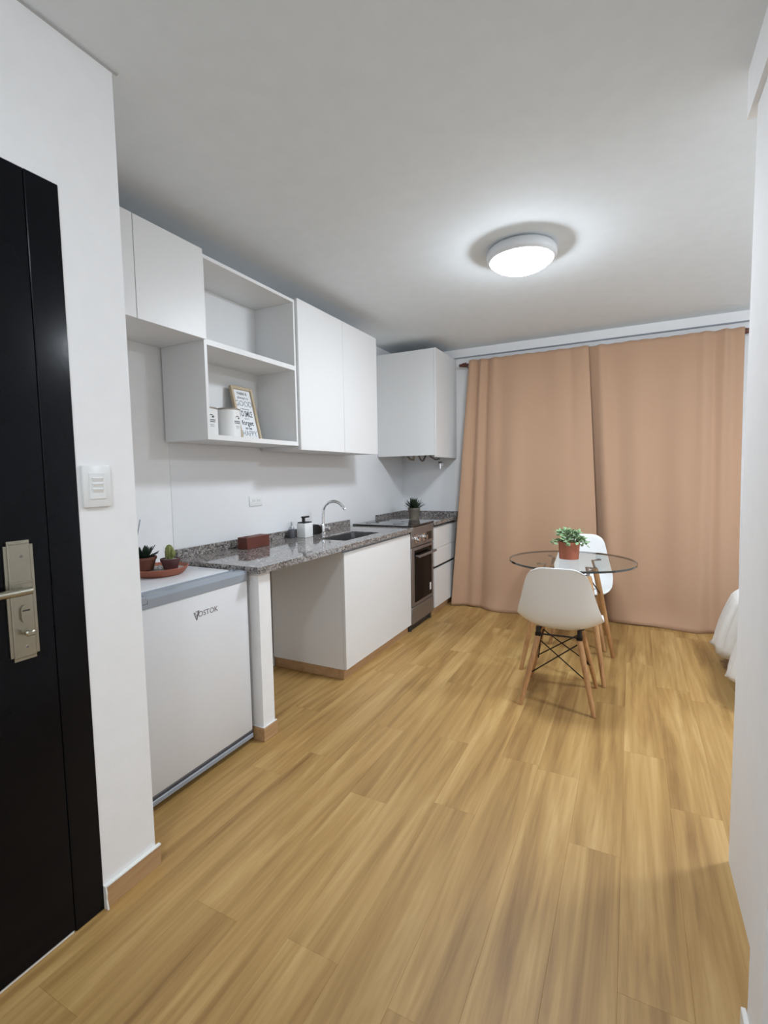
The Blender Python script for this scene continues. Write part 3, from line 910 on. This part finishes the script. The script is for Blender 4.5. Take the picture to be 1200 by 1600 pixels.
# things on the shelf -------------------------------------------------------
def canister(cx_, cy_, r, h, label, rot):
    t = thing('canister', label, 'canister', (cx_, cy_, 1.5632), 0, 'white canisters on the open shelf')
    link('can', lathe(mb(), [(0, 0), (r - 0.002, 0), (r, 0.002), (r, h - 0.006), (0, h - 0.006)], 36), 'tin', t, True, local=True)
    link('lid', lathe(mb(), [(r + 0.0005, h - 0.008), (r + 0.001, h), (r - 0.004, h + 0.002), (0, h + 0.001)], 36), 'tinlid', t, True, local=True)
    # printed mark bent round the can
    def ring_patch(bm, a0, a1, z0, z1, n=8):
        A = []; rr = r + 0.0006
        for k in range(n + 1):
            a_ = a0 + (a1 - a0) * k / n
            A.append((bm.verts.new((rr * math.cos(a_), rr * math.sin(a_), z0)), bm.verts.new((rr * math.cos(a_), rr * math.sin(a_), z1))))
        for p, q in zip(A, A[1:]):
            bm.faces.new((p[0], q[0], q[1], p[1]))
    bm = mb()
    ring_patch(bm, rot - 0.33, rot + 0.33, h * 0.50, h * 0.535)
    ring_patch(bm, rot - 0.36, rot + 0.36, h * 0.555, h * 0.59)
    link('print_text', bm, 'greyink', t, False, local=True)
    bm = mb()
    for k in range(6):
        a0 = rot - 0.25 + k * 0.09
        ring_patch(bm, a0, a0 + 0.09, h * (0.70 + 0.035 * math.sin(k * 0.75)), h * (0.715 + 0.045 * math.sin(k * 0.75)), 2)
    ring_patch(bm, rot + 0.05, rot + 0.2, h * 0.65, h * 0.70, 3)
    link('print_emblem', bm, 'ink', t, False, local=True)
    bm = mb()
    ring_patch(bm, rot - 0.22, rot + 0.22, h * 0.40, h * 0.415); ring_patch(bm, rot - 0.2, rot + 0.2, h * 0.35, h * 0.365)
    link('print_text', bm, 'greyink', t, False, local=True)
    return t
canister(0.150, 1.088, 0.067, 0.172, 'white canister standing in front of the framed print', 0.05)
canister(0.130, 0.912, 0.082, 0.160, 'white canister half hidden by the shelf side panel', -0.15)

# framed print leaning on the shelf back
FW, FHt = 0.186, 0.345
t = thing('framed_print', 'light wood framed lettering print leaning on the open shelf', 'picture', (0.135, 1.304, 1.5685), 0)
t.rotation_euler = (0, math.radians(-13), 0)
bm = mb()
fwid = 0.018
box(bm, -0.02, 0.0, -FW / 2, -FW / 2 + fwid, 0, FHt, 0.001); box(bm, -0.02, 0.0, FW / 2 - fwid, FW / 2, 0, FHt, 0.001)
box(bm, -0.02, 0.0, -FW / 2 + fwid, FW / 2 - fwid, 0, fwid, 0.001); box(bm, -0.02, 0.0, -FW / 2 + fwid, FW / 2 - fwid, FHt - fwid, FHt, 0.001)
link('frame', bm, 'framewood', t, False, local=True)
pp = link('print', box(mb(), -0.017, -0.011, -FW / 2 + fwid, FW / 2 - fwid, fwid, FHt - fwid), 'paper', t, False, local=True)
lines = [('THERE IS', 0.022, 0.303, 'ink', 1.0, 0.0004), ('always a', 0.026, 0.277, 'ink', 1.1, 0), ('GOOD', 0.050, 0.238, 'greyink', 0.95, 0), ('reason', 0.018, 0.205, 'ink', 1.5, 0),
         ('TO SMILE', 0.052, 0.172, 'ink', 0.52, 0.0008), ("don't", 0.018, 0.143, 'greyink', 1.2, 0), ('forget', 0.042, 0.114, 'ink', 1.0, 0.0006), ('to be', 0.022, 0.081, 'ink', 1.2, 0.0006),
         ('HAPPY', 0.050, 0.046, 'greyink', 0.85, 0)]
for body, size, z, mt_, sx, bold in lines:
    text_mesh('lettering', body, size, mt_, pp, wall_text((-0.0108, 0, z)), 0.0002, 0, 1.0, sx, bold)

# plant beside the stove ----------------------------------------------------
t = thing('potted_succulent', 'small dark green succulent in a taupe pot on the short worktop', 'plant', (0.30, 3.43, 0.9003))
link('pot', lathe(mb(), [(0, 0), (0.046, 0), (0.060, 0.085), (0.063, 0.088), (0.063, 0.105), (0.056, 0.105), (0.053, 0.09), (0, 0.09)], 28), 'taupe', t, True, local=True)
link('soil', lathe(mb(), [(0, 0.097), (0.03, 0.097), (0.0525, 0.091)], 20), 'soil', t, True, local=True)
for k in range(38):
    a_ = k * 2.39996; f = k / 38.0
    e_ = 1.25 - 1.0 * f + random.uniform(-.12, .12)
    d_ = (math.cos(a_) * math.cos(e_), math.sin(a_) * math.cos(e_), math.sin(e_))
    bm = mb()
    leaf_blade(bm, (0.03 * f * math.cos(a_), 0.03 * f * math.sin(a_), 0.098 + 0.02 * (1 - f)), d_, 0.084 + 0.022 * random.random(), 0.014, 0.004, curl=0.1, seg=4, tip=0.12)
    link('leaf', bm, 'succulent', t, True, local=True)

# ================================================================== CURTAINS
rod = thing('curtain_rod', 'dark wooden curtain rod with turned ends under the ceiling strip', 'curtain rod', (1.87, 3.745, 2.42))
bm = mb(); tube(bm, [(0.74, 3.745, 2.422), (3.03, 3.745, 2.422)], 0.012, 14)
link('pole', bm, 'rodwood', rod, True)
for s_, xe in ((-1, 0.752), (1, 3.018)):
    bm = mb()
    tube(bm, [(xe, 3.745, 2.422), (xe + s_ * 0.006, 3.745, 2.422), (xe + s_ * 0.02, 3.745, 2.422), (xe + s_ * 0.03, 3.745, 2.422), (xe + s_ * 0.05, 3.745, 2.422), (xe + s_ * 0.058, 3.745, 2.422), (xe + s_ * 0.066, 3.745, 2.422), (xe + s_ * 0.074, 3.745, 2.422)],
         [0.022, 0.024, 0.02, 0.022, 0.015, 0.012, 0.017, 0.010], 14)
    link('finial', bm, 'rodwood', rod, True)
    bm = mb(); tube(bm, [(xe + s_ * 0.0, 3.745, 2.415), (xe, YB - 0.002, 2.40)], 0.007, 8)
    link('bracket', bm, 'rodwood', rod, True)

def curtain(label, xt0, xt1, xb0, xb1, folds, y_top, yb0, yb1, seed):
    rnd = random.Random(seed)
    NS, NZ = 150, 70
    bm = mb(); V = []
    zt = 2.448
    ph = [rnd.uniform(0, 2 * PI) for _ in range(6)]
    for j in range(NZ + 1):
        f = j / NZ                     # 0 top .. 1 floor
        row_ = []
        for i in range(NS + 1):
            s = i / NS
            xx = (xt0 + (xt1 - xt0) * s) * (1 - f) + (xb0 + (xb1 - xb0) * s) * f
            y_bot = yb0 + (yb1 - yb0) * s ** 0.6
            yy = y_top * (1 - f ** 1.3) + y_bot * f ** 1.3
            d = 0
            for (c, wdt, amp_t, amp_b, spread) in folds:
                cw = c + spread * f
                ww = wdt * (1 + 1.4 * f)
                u = (s - cw) / ww
                d += (amp_t * (1 - f) + amp_b * f) * math.exp(-u * u)
            # broad slow billows
            d += (0.006 + 0.020 * f) * math.sin(2 * PI * (2.4 * s) + ph[0] + 0.9 * f) + 0.007 * math.sin(PI * f) * math.sin(2 * PI * 4.3 * s + ph[1])
            hem = max(0.0, (f - 0.93) / 0.07)
            d += 0.034 * hem * hem * (0.6 + 0.4 * math.sin(9 * s + ph[3]))
            zz = zt * (1 - f) + 0.004 * f + (0.002 * math.sin(2 * PI * 11 * s + ph[4])) * (1 - f) ** 6
            if j == NZ:
                zz = 0.0035 + 0.006 * max(0, math.sin(2 * PI * 1.7 * s + ph[5]))
            row_.append(bm.verts.new((xx, yy - d, zz)))
        V.append(row_)
    for j in range(NZ):
        for i in range(NS):
            bm.faces.new((V[j][i], V[j][i + 1], V[j + 1][i + 1], V[j + 1][i]))
    t = thing('curtain', label, 'curtain', ((xb0 + xb1) / 2, yb1, 0), 0, 'peach curtains')
    o = link('cloth', bm, 'curtain', t, True, angle=180)
    md = o.modifiers.new('s', 'SOLIDIFY'); md.thickness = 0.003; md.offset = 1
    return t
# folds: (centre, width, amplitude at top, amplitude at bottom, drift)
curtain('peach curtain hanging on the left next to the white kitchen units', 0.80, 1.885, 0.625, 2.02,
        [(0.025, 0.030, 0.026, 0.020, 0.0), (0.075, 0.014, -0.016, -0.012, 0.03), (0.115, 0.020, 0.026, 0.024, 0.04), (0.165, 0.016, -0.014, -0.02, 0.04), (0.23, 0.035, 0.022, 0.03, 0.06),
         (0.50, 0.09, 0.006, 0.024, 0.03), (0.74, 0.05, 0.010, 0.016, 0.0), (0.86, 0.03, -0.010, -0.014, 0.0), (0.97, 0.06, 0.022, 0.022, 0.0)],
        3.694, 3.640, 3.600, 3)
curtain('peach curtain hanging on the right behind the bed corner', 1.79, 3.015, 1.90, 3.02,
        [(0.07, 0.030, -0.012, -0.040, 0.02), (0.155, 0.030, 0.024, 0.030, 0.03), (0.25, 0.05, -0.008, -0.018, 0.02), (0.40, 0.06, 0.008, 0.024, 0.0), (0.58, 0.06, -0.002, -0.016, 0.02),
         (0.78, 0.025, 0.016, 0.020, 0.0), (0.84, 0.018, -0.014, -0.014, 0.0), (0.90, 0.022, 0.024, 0.022, 0.0), (0.985, 0.03, 0.010, 0.02, 0.0)],
        3.714, 3.700, 3.590, 11)

# ================================================================== TABLE, CHAIRS
TCX, TCY = 1.886, 2.45
tb = thing('dining_table', 'round clear glass dining table on splayed wooden legs', 'table', (TCX, TCY, 0))
TR, TZ = 0.407, 0.741
link('glass_top', lathe(mb(), [(0, TZ - 0.013), (TR - 0.0015, TZ - 0.013), (TR - 0.0015, TZ), (0, TZ)], 72), 'glass', tb, True, local=True, angle=30)
link('glass_rim', lathe(mb(), [(TR - 0.0012, TZ - 0.0130), (TR + 0.0004, TZ - 0.0118), (TR + 0.0004, TZ - 0.0012), (TR - 0.0012, TZ)], 72), 'glassrim', tb, True, local=True)
feet = [(1.596, 2.238), (2.118, 2.169), (2.151, 2.719), (1.629, 2.785)]
fc = (sum(f[0] for f in feet) / 4, sum(f[1] for f in feet) / 4)
tops = []
for fx, fy in feet:
    tx, ty = fc[0] + (fx - fc[0]) * 0.56, fc[1] + (fy - fc[1]) * 0.56
    tops.append((tx, ty))
    bm = mb()
    P0 = Vector((fx, fy, 0.0005)); P1 = Vector((tx, ty, 0.665))
    tube(bm, [P0, P0.lerp(P1, 0.04), P0.lerp(P1, 0.65), P0.lerp(P1, 0.97), P1], [0.0125, 0.0135, 0.0195, 0.0185, 0.015], 16)
    link('leg', bm, 'beech', tb, True)
    bm = mb()
    # flat bracket on top of the leg bending under the glass
    ux, uy = (fx - fc[0]), (fy - fc[1]); l_ = math.hypot(ux, uy); ux /= l_; uy /= l_
    q0 = Vector((tx + ux * 0.012, ty + uy * 0.012, 0.60)); q1 = Vector((tx - ux * 0.022, ty - uy * 0.022, 0.7205)); q2 = Vector((tx + ux * 0.042, ty + uy * 0.042, 0.7205))
    sx_, sy_ = -uy, ux
    def strip(bm, pts, hw, th):
        for a_, b2 in zip(pts, pts[1:]):
            d = (b2 - a_).normalized(); s_ = Vector((sx_, sy_, 0)); n_ = d.cross(s_).normalized()
            vs = [bm.verts.new(p + s_ * (hw * i) + n_ * (th * j)) for p in (a_, b2) for i, j in ((-1, -1), (1, -1), (1, 1), (-1, 1))]
            for f in ((0, 1, 2, 3), (7, 6, 5, 4), (0, 4, 5, 1), (1, 5, 6, 2), (2, 6, 7, 3), (3, 7, 4, 0)):
                bm.faces.new([vs[i] for i in f])
    strip(bm, [Vector((tx, ty, 0.655)), q1, q2], 0.011, 0.0022)
    tube(bm, [Vector((tx, ty, 0.664)), Vector((tx, ty, 0.668))], [0.015, 0.012], 12)
    link('bracket', bm, 'steel', tb)
    link('pad', lathe(mb(), [(0, 0.7228), (0.014, 0.7228), (0.014, 0.7278), (0, 0.7278)], 16, (tx + ux * 0.03, ty + uy * 0.03, 0)), 'clear', tb, True)
for a_, b2 in ((0, 2), (1, 3)):
    bm = mb()
    pa, pb = Vector((tops[a_][0], tops[a_][1], 0.655)), Vector((tops[b2][0], tops[b2][1], 0.655))
    mid = (pa + pb) / 2; mid.z = 0.60 + (0.012 if a_ else 0.0)
    tube(bm, [pa, pa.lerp(mid, 0.3) + Vector((0, 0, -0.02)), mid, pb.lerp(mid, 0.3) + Vector((0, 0, -0.02)), pb], 0.0045, 8)
    link('cross_wire', bm, 'iron', tb, True)
for k in range(4):
    bm = mb()
    pa = Vector((feet[k][0], feet[k][1], 0)).lerp(Vector((tops[k][0], tops[k][1], 0.665)), 0.99)
    nx = (k + 1) % 4
    pb = Vector((feet[nx][0], feet[nx][1], 0)).lerp(Vector((tops[nx][0], tops[nx][1], 0.665)), 0.72)
    tube(bm, [pa, pb], 0.004, 8)
    link('brace_wire', bm, 'iron', tb, True)

# plant on the table
PX, PY = 1.868, 2.50
t = thing('potted_trailing_plant', 'bushy trailing green plant in a terracotta pot on the glass table', 'plant', (PX, PY, TZ + 0.0003))
link('pot', lathe(mb(), [(0, 0), (0.064, 0), (0.070, 0.118), (0.064, 0.118), (0.060, 0.105), (0, 0.105)], 32), 'terracotta', t, True, local=True)
link('soil', lathe(mb(), [(0, 0.112), (0.04, 0.112), (0.0605, 0.106)], 20), 'soil', t, True, local=True)
rnd = random.Random(5)
leaf_meshes = []
for k in range(4):
    bm = mb()
    leaf_blade(bm, (0, 0, 0), (1, 0, 0), 0.017 + 0.002 * k, 0.0058 + 0.0007 * k, 0.002, seg=3, tip=0.3, curl=-0.12)
    bmesh.ops.recalc_face_normals(bm, faces=bm.faces[:])
    me = bpy.data.meshes.new('leaf'); bm.to_mesh(me); bm.free(); me.materials.append(M['trailing']); leaf_meshes.append(me)
for k in range(42):
    a_ = k * 2.39996 + rnd.uniform(-.2, .2)
    reach = 0.125 * math.sqrt(rnd.uniform(0.02, 1.0))
    rise = 0.085 * math.sqrt(max(0, 1 - (reach / 0.128) ** 2)) + 0.004
    droop = -0.045 * max(0, (reach - 0.08) / 0.035) * rnd.uniform(.5, 1.2)
    p0 = Vector((0.03 * math.cos(a_), 0.03 * math.sin(a_), 0.108))
    p2 = Vector((reach * math.cos(a_), reach * math.sin(a_), 0.115 + rise + droop))
    p1 = (p0 + p2) / 2 + Vector((0, 0, 0.035))
    pts = [p0 * (1 - u) ** 2 + p1 * 2 * u * (1 - u) + p2 * u * u for u in (0, .25, .5, .75, 1)]
    bm = mb(); tube(bm, pts, [0.0018, 0.0017, 0.0015, 0.0012, 0.0008], 5)
    link('stem', bm, 'stem', t, True, local=True)
    for q in range(7):
        u = 0.34 + 0.66 * q / 6
        p = p0 * (1 - u) ** 2 + p1 * 2 * u * (1 - u) + p2 * u * u
        o = bpy.data.objects.new('leaf', rnd.choice(leaf_meshes))
        C.objects.link(o); o.parent = t
        o.location = p
        o.rotation_euler = (rnd.uniform(-.5, .5), rnd.uniform(-.9, .35), a_ + rnd.uniform(-2.0, 2.0))
        s_ = rnd.uniform(1.1, 1.7); o.scale = (s_, s_, s_)

# moulded shell chair --------------------------------------------------------
def shell_mesh():
    # centre line from back top to seat front: (y, z), chair faces +y
    cl = [(-0.262, 0.822), (-0.250, 0.775), (-0.234, 0.70), (-0.216, 0.62), (-0.196, 0.545), (-0.165, 0.485), (-0.115, 0.448), (-0.05, 0.432), (0.03, 0.428), (0.11, 0.435), (0.175, 0.444), (0.215, 0.442), (0.238, 0.425)]
    hw = [0.132, 0.158, 0.179, 0.199, 0.219, 0.228, 0.233, 0.235, 0.235, 0.233, 0.227, 0.213, 0.175]
    cu = [0.010, 0.018, 0.028, 0.042, 0.060, 0.072, 0.074, 0.064, 0.047, 0.033, 0.023, 0.014, 0.005]
    def samp(a, f):
        f = max(0, min(len(a) - 1, f)); k = min(int(f), len(a) - 2); u = f - k
        g = lambda i: a[max(0, min(len(a) - 1, i))]
        p0, p1, p2, p3 = g(k - 1), g(k), g(k + 1), g(k + 2)
        return 0.5 * (2 * p1 + (p2 - p0) * u + (2 * p0 - 5 * p1 + 4 * p2 - p3) * u * u + (3 * p1 - p0 - 3 * p2 + p3) * u ** 3)
    Y = [c[0] for c in cl]; Z = [c[1] for c in cl]
    NV, NU = 48, 28
    bm = mb(); V = []
    for j in range(NV + 1):
        f = (len(cl) - 1) * j / NV
        y, z = samp(Y, f), samp(Z, f)
        dy, dz = samp(Y, f + .05) - samp(Y, f - .05), samp(Z, f + .05) - samp(Z, f - .05)
        l_ = math.hypot(dy, dz); dy /= l_; dz /= l_
        ny, nz_ = -dz, dy            # inward (forward / up)
        if nz_ < 0 and ny < 0: ny, nz_ = -ny, -nz_
        wd, c_ = samp(hw, f), samp(cu, f)
        # rounded ends: pull the outer columns in along the centre line
        r_ = []
        for i in range(NU + 1):
            u = -1 + 2 * i / NU
            uu = math.sin(u * PI / 2)
            off = c_ * abs(uu) ** 2.6
            yy = y + ny * off; zz = z + nz_ * off
            if j < 8:
                k_ = (1 - j / 8.0)
                zz -= 0.030 * k_ * k_ * abs(uu) ** 5.0
            if j > NV - 7:
                k_ = (j - NV + 7) / 7.0
                yy -= 0.035 * k_ * k_ * abs(uu) ** 3.0
            r_.append(bm.verts.new((uu * wd, yy, zz)))
        V.append(r_)
    for j in range(NV):
        for i in range(NU):
            bm.faces.new((V[j][i], V[j][i + 1], V[j + 1][i + 1], V[j + 1][i]))
    return bm

def make_chair(label, loc, rz):
    t = thing('shell_chair', label, 'chair', loc, rz, 'white shell chairs at the glass table')
    o = link('shell', shell_mesh(), 'shell', t, True, local=True, angle=180)
    md = o.modifiers.new('s', 'SOLIDIFY'); md.thickness = 0.006; md.offset = 0
    F = {}
    for sx in (-1, 1):
        for sy in (-1, 1):
            P0 = Vector((sx * 0.196, sy * 0.200, 0.0005)); P1 = Vector((sx * 0.112, sy * 0.105, 0.388))
            F[sx, sy] = (P0, P1)
            bm = mb()
            tube(bm, [P0, P0.lerp(P1, 0.03), P0.lerp(P1, 0.5), P0.lerp(P1, 0.95), P1], [0.0105, 0.0115, 0.0155, 0.0165, 0.014], 16)
            lg = link('leg', bm, 'beech', t, True, local=True)
            bm = mb()
            tube(bm, [P0.lerp(P1, 0.93) , P1 + Vector((0, 0, 0.018))], 0.010, 8)
            box(bm, P1.x - 0.016, P1.x + 0.016, P1.y - 0.016, P1.y + 0.016, 0.392, 0.412, 0.002)
            link('leg_mount', bm, 'iron', t, False, local=True)
            link('seat_spacer', lathe(mb(), [(0, 0.41), (0.014, 0.41), (0.013, 0.445), (0, 0.445)], 12, (P1.x, P1.y, 0)), 'rubber', t, True, local=True)
    for (p, q) in (((-1, -1), (1, -1)), ((-1, 1), (1, 1)), ((-1, -1), (-1, 1)), ((1, -1), (1, 1))):
        for a_, b2 in ((p, q), (q, p)):
            A = F[a_][0].lerp(F[a_][1], 0.97); B = F[b2][0].lerp(F[b2][1], 0.44)
            inx = (Vector((0, 0, 0)) - (A + B) / 2); inx.z = 0; inx = inx.normalized() * 0.016
            if a_ == q:
                inx = inx * 0.55
            bm = mb()
            d = (B - A)
            tube(bm, [A + inx * 0.5, A + inx + d * 0.08 + Vector((0, 0, -0.004)), B + inx - d * 0.05, B + inx * 0.9 + Vector((0, 0, -0.010)), B + Vector((0, 0, -0.014))], 0.0037, 8)
            link('wire', bm, 'iron', t, True, local=True)
    bm = mb()
    for s_ in (-1, 1):
        tube(bm, [(-0.112, s_ * 0.105, 0.402), (0.112, s_ * 0.105, 0.402)], 0.005, 8)
        tube(bm, [(s_ * 0.112, -0.105, 0.402), (s_ * 0.112, 0.105, 0.402)], 0.005, 8)
    link('seat_frame', bm, 'iron', t, True, local=True)
    return t
make_chair('white shell chair on wooden legs, nearest, seen from behind', (1.885, 1.932, 0), math.radians(1.5))
make_chair('white shell chair on the far side of the glass table by the curtain', (1.895, 3.03, 0), math.radians(180))

# ================================================================== BED
bd = thing('bed', 'corner of a low bed under a white spread at the right', 'bed', (3.85, 2.55, 0))
link('base', box(mb(), 2.96, 4.85, 2.14, 3.00, 0.13, 0.28, 0.006, 2), 'bedwood', bd, True)
for xx in (3.0, 4.8):
    for yy in (2.2, 2.94):
        link('leg', box(mb(), xx - 0.02, xx + 0.02, yy - 0.02, yy + 0.02, 0.0005, 0.13, 0.002), 'bedwood', bd)
link('mattress', box(mb(), 2.95, 4.86, 2.12, 3.02, 0.281, 0.49, 0.04, 4), 'linen', bd, True)
def spread():
    """white spread over the bed: one cloth folded over the long near side and the foot, hanging in soft folds"""
    x0, x1, y0, y1, zt = 2.925, 4.88, 2.09, 3.04, 0.505
    bm = mb()
    r = 0.05
    ring = [(x1, y1, 0, 1)]
    for k in range(1, 30):
        ring.append((x1 + (x0 + r - x1) * k / 30, y1, 0, 1))
    for k in range(9):
        a_ = PI / 2 + k * PI / 16
        ring.append((x0 + r + r * math.cos(a_), y1 - r + r * math.sin(a_), math.cos(a_), math.sin(a_)))
    for k in range(1, 40):
        ring.append((x0, y1 - r + (y0 + r - y1 + r) * k / 40, -1, 0))
    for k in range(9):
        a_ = PI + k * PI / 16
        ring.append((x0 + r + r * math.cos(a_), y0 + r + r * math.sin(a_), math.cos(a_), math.sin(a_)))
    for k in range(1, 31):
        ring.append((x0 + r + (x1 - x0 - r) * k / 30, y0, 0, -1))
    n = len(ring)
    # arc length
    sl = [0.0]
    for p, q in zip(ring, ring[1:]):
        sl.append(sl[-1] + math.hypot(q[0] - p[0], q[1] - p[1]) + 0.12 * math.hypot(q[2] - p[2], q[3] - p[3]))
    dep = [(-0.30, 0), (-0.10, 0), (-0.03, 0.0), (0.0, 0.010), (0.012, 0.028), (0.035, 0.045), (0.08, 0.062), (0.15, 0.086), (0.22, 0.106), (0.29, 0.122), (0.34, 0.131), (1.0, 0.138)]
    V = []
    for dz, out in dep:
        rr = []
        for k, (px, py, nx, ny) in enumerate(ring):
            s_ = sl[k]
            fold = 0.5 + 0.5 * math.sin(s_ * 11.0 + 1.5)
            o_ = out * (0.62 + 0.55 * fold) + 0.06 * out * math.sin(s_ * 41.0 + 3.0 * dz) + 0.05 * out * math.sin(s_ * 67.0) if dz > 0 else out
            hem = 0.372 + 0.028 * math.sin(s_ * 5.0 + 1.0) + 0.012 * math.sin(s_ * 19.0)
            if dz < 0:
                X, Y = max(x0 + 0.02, min(x1, px + nx * dz)), max(y0 + 0.02, min(y1 - 0.02, py + ny * dz))
                rr.append(bm.verts.new((X, Y, zt + 0.008)))
            else:
                rr.append(bm.verts.new((px + nx * o_, py + ny * o_, zt - min(dz, hem))))
        V.append(rr)
    for A, B in zip(V, V[1:]):
        for k in range(n - 1):
            bm.faces.new((A[k], A[k + 1], B[k + 1], B[k]))
    bm.faces.new(V[0])
    return bm
bm = spread()
o = link('bedspread', bm, 'linen', bd, True, angle=180)
md = o.modifiers.new('s', 'SOLIDIFY'); md.thickness = 0.004; md.offset = 1

# ================================================================== LAMPS
def ceiling_lamp(label, x, y, mat):
    t = thing('ceiling_lamp', label, 'lamp', (x, y, H), 0, 'round ceiling lamps')
    link('base', lathe(mb(), [(0, -0.0005), (0.150, -0.0005), (0.180, -0.008), (0.192, -0.024), (0.192, -0.050), (0.184, -0.064), (0.172, -0.070), (0, -0.070)], 48), 'lampbase', t, True, local=True)
    link('diffuser', lathe(mb(), [(0.172, -0.0702), (0.166, -0.0745), (0.150, -0.088), (0.126, -0.103), (0.094, -0.116), (0.052, -0.126), (0, -0.130)], 48), mat, t, True, local=True)
    return t
ceiling_lamp('round white ceiling lamp glowing over the room', 1.668, 1.83, 'lamp')
ceiling_lamp('round ceiling lamp of the bed alcove, beyond the right wall', 3.65, 1.74, 'lamp_bed')
ceiling_lamp('unseen round ceiling lamp added behind the viewer to brighten the entrance wall', 1.72, -1.55, 'lamp_fill')  # added fill lamp out of view, lifts the entrance wall
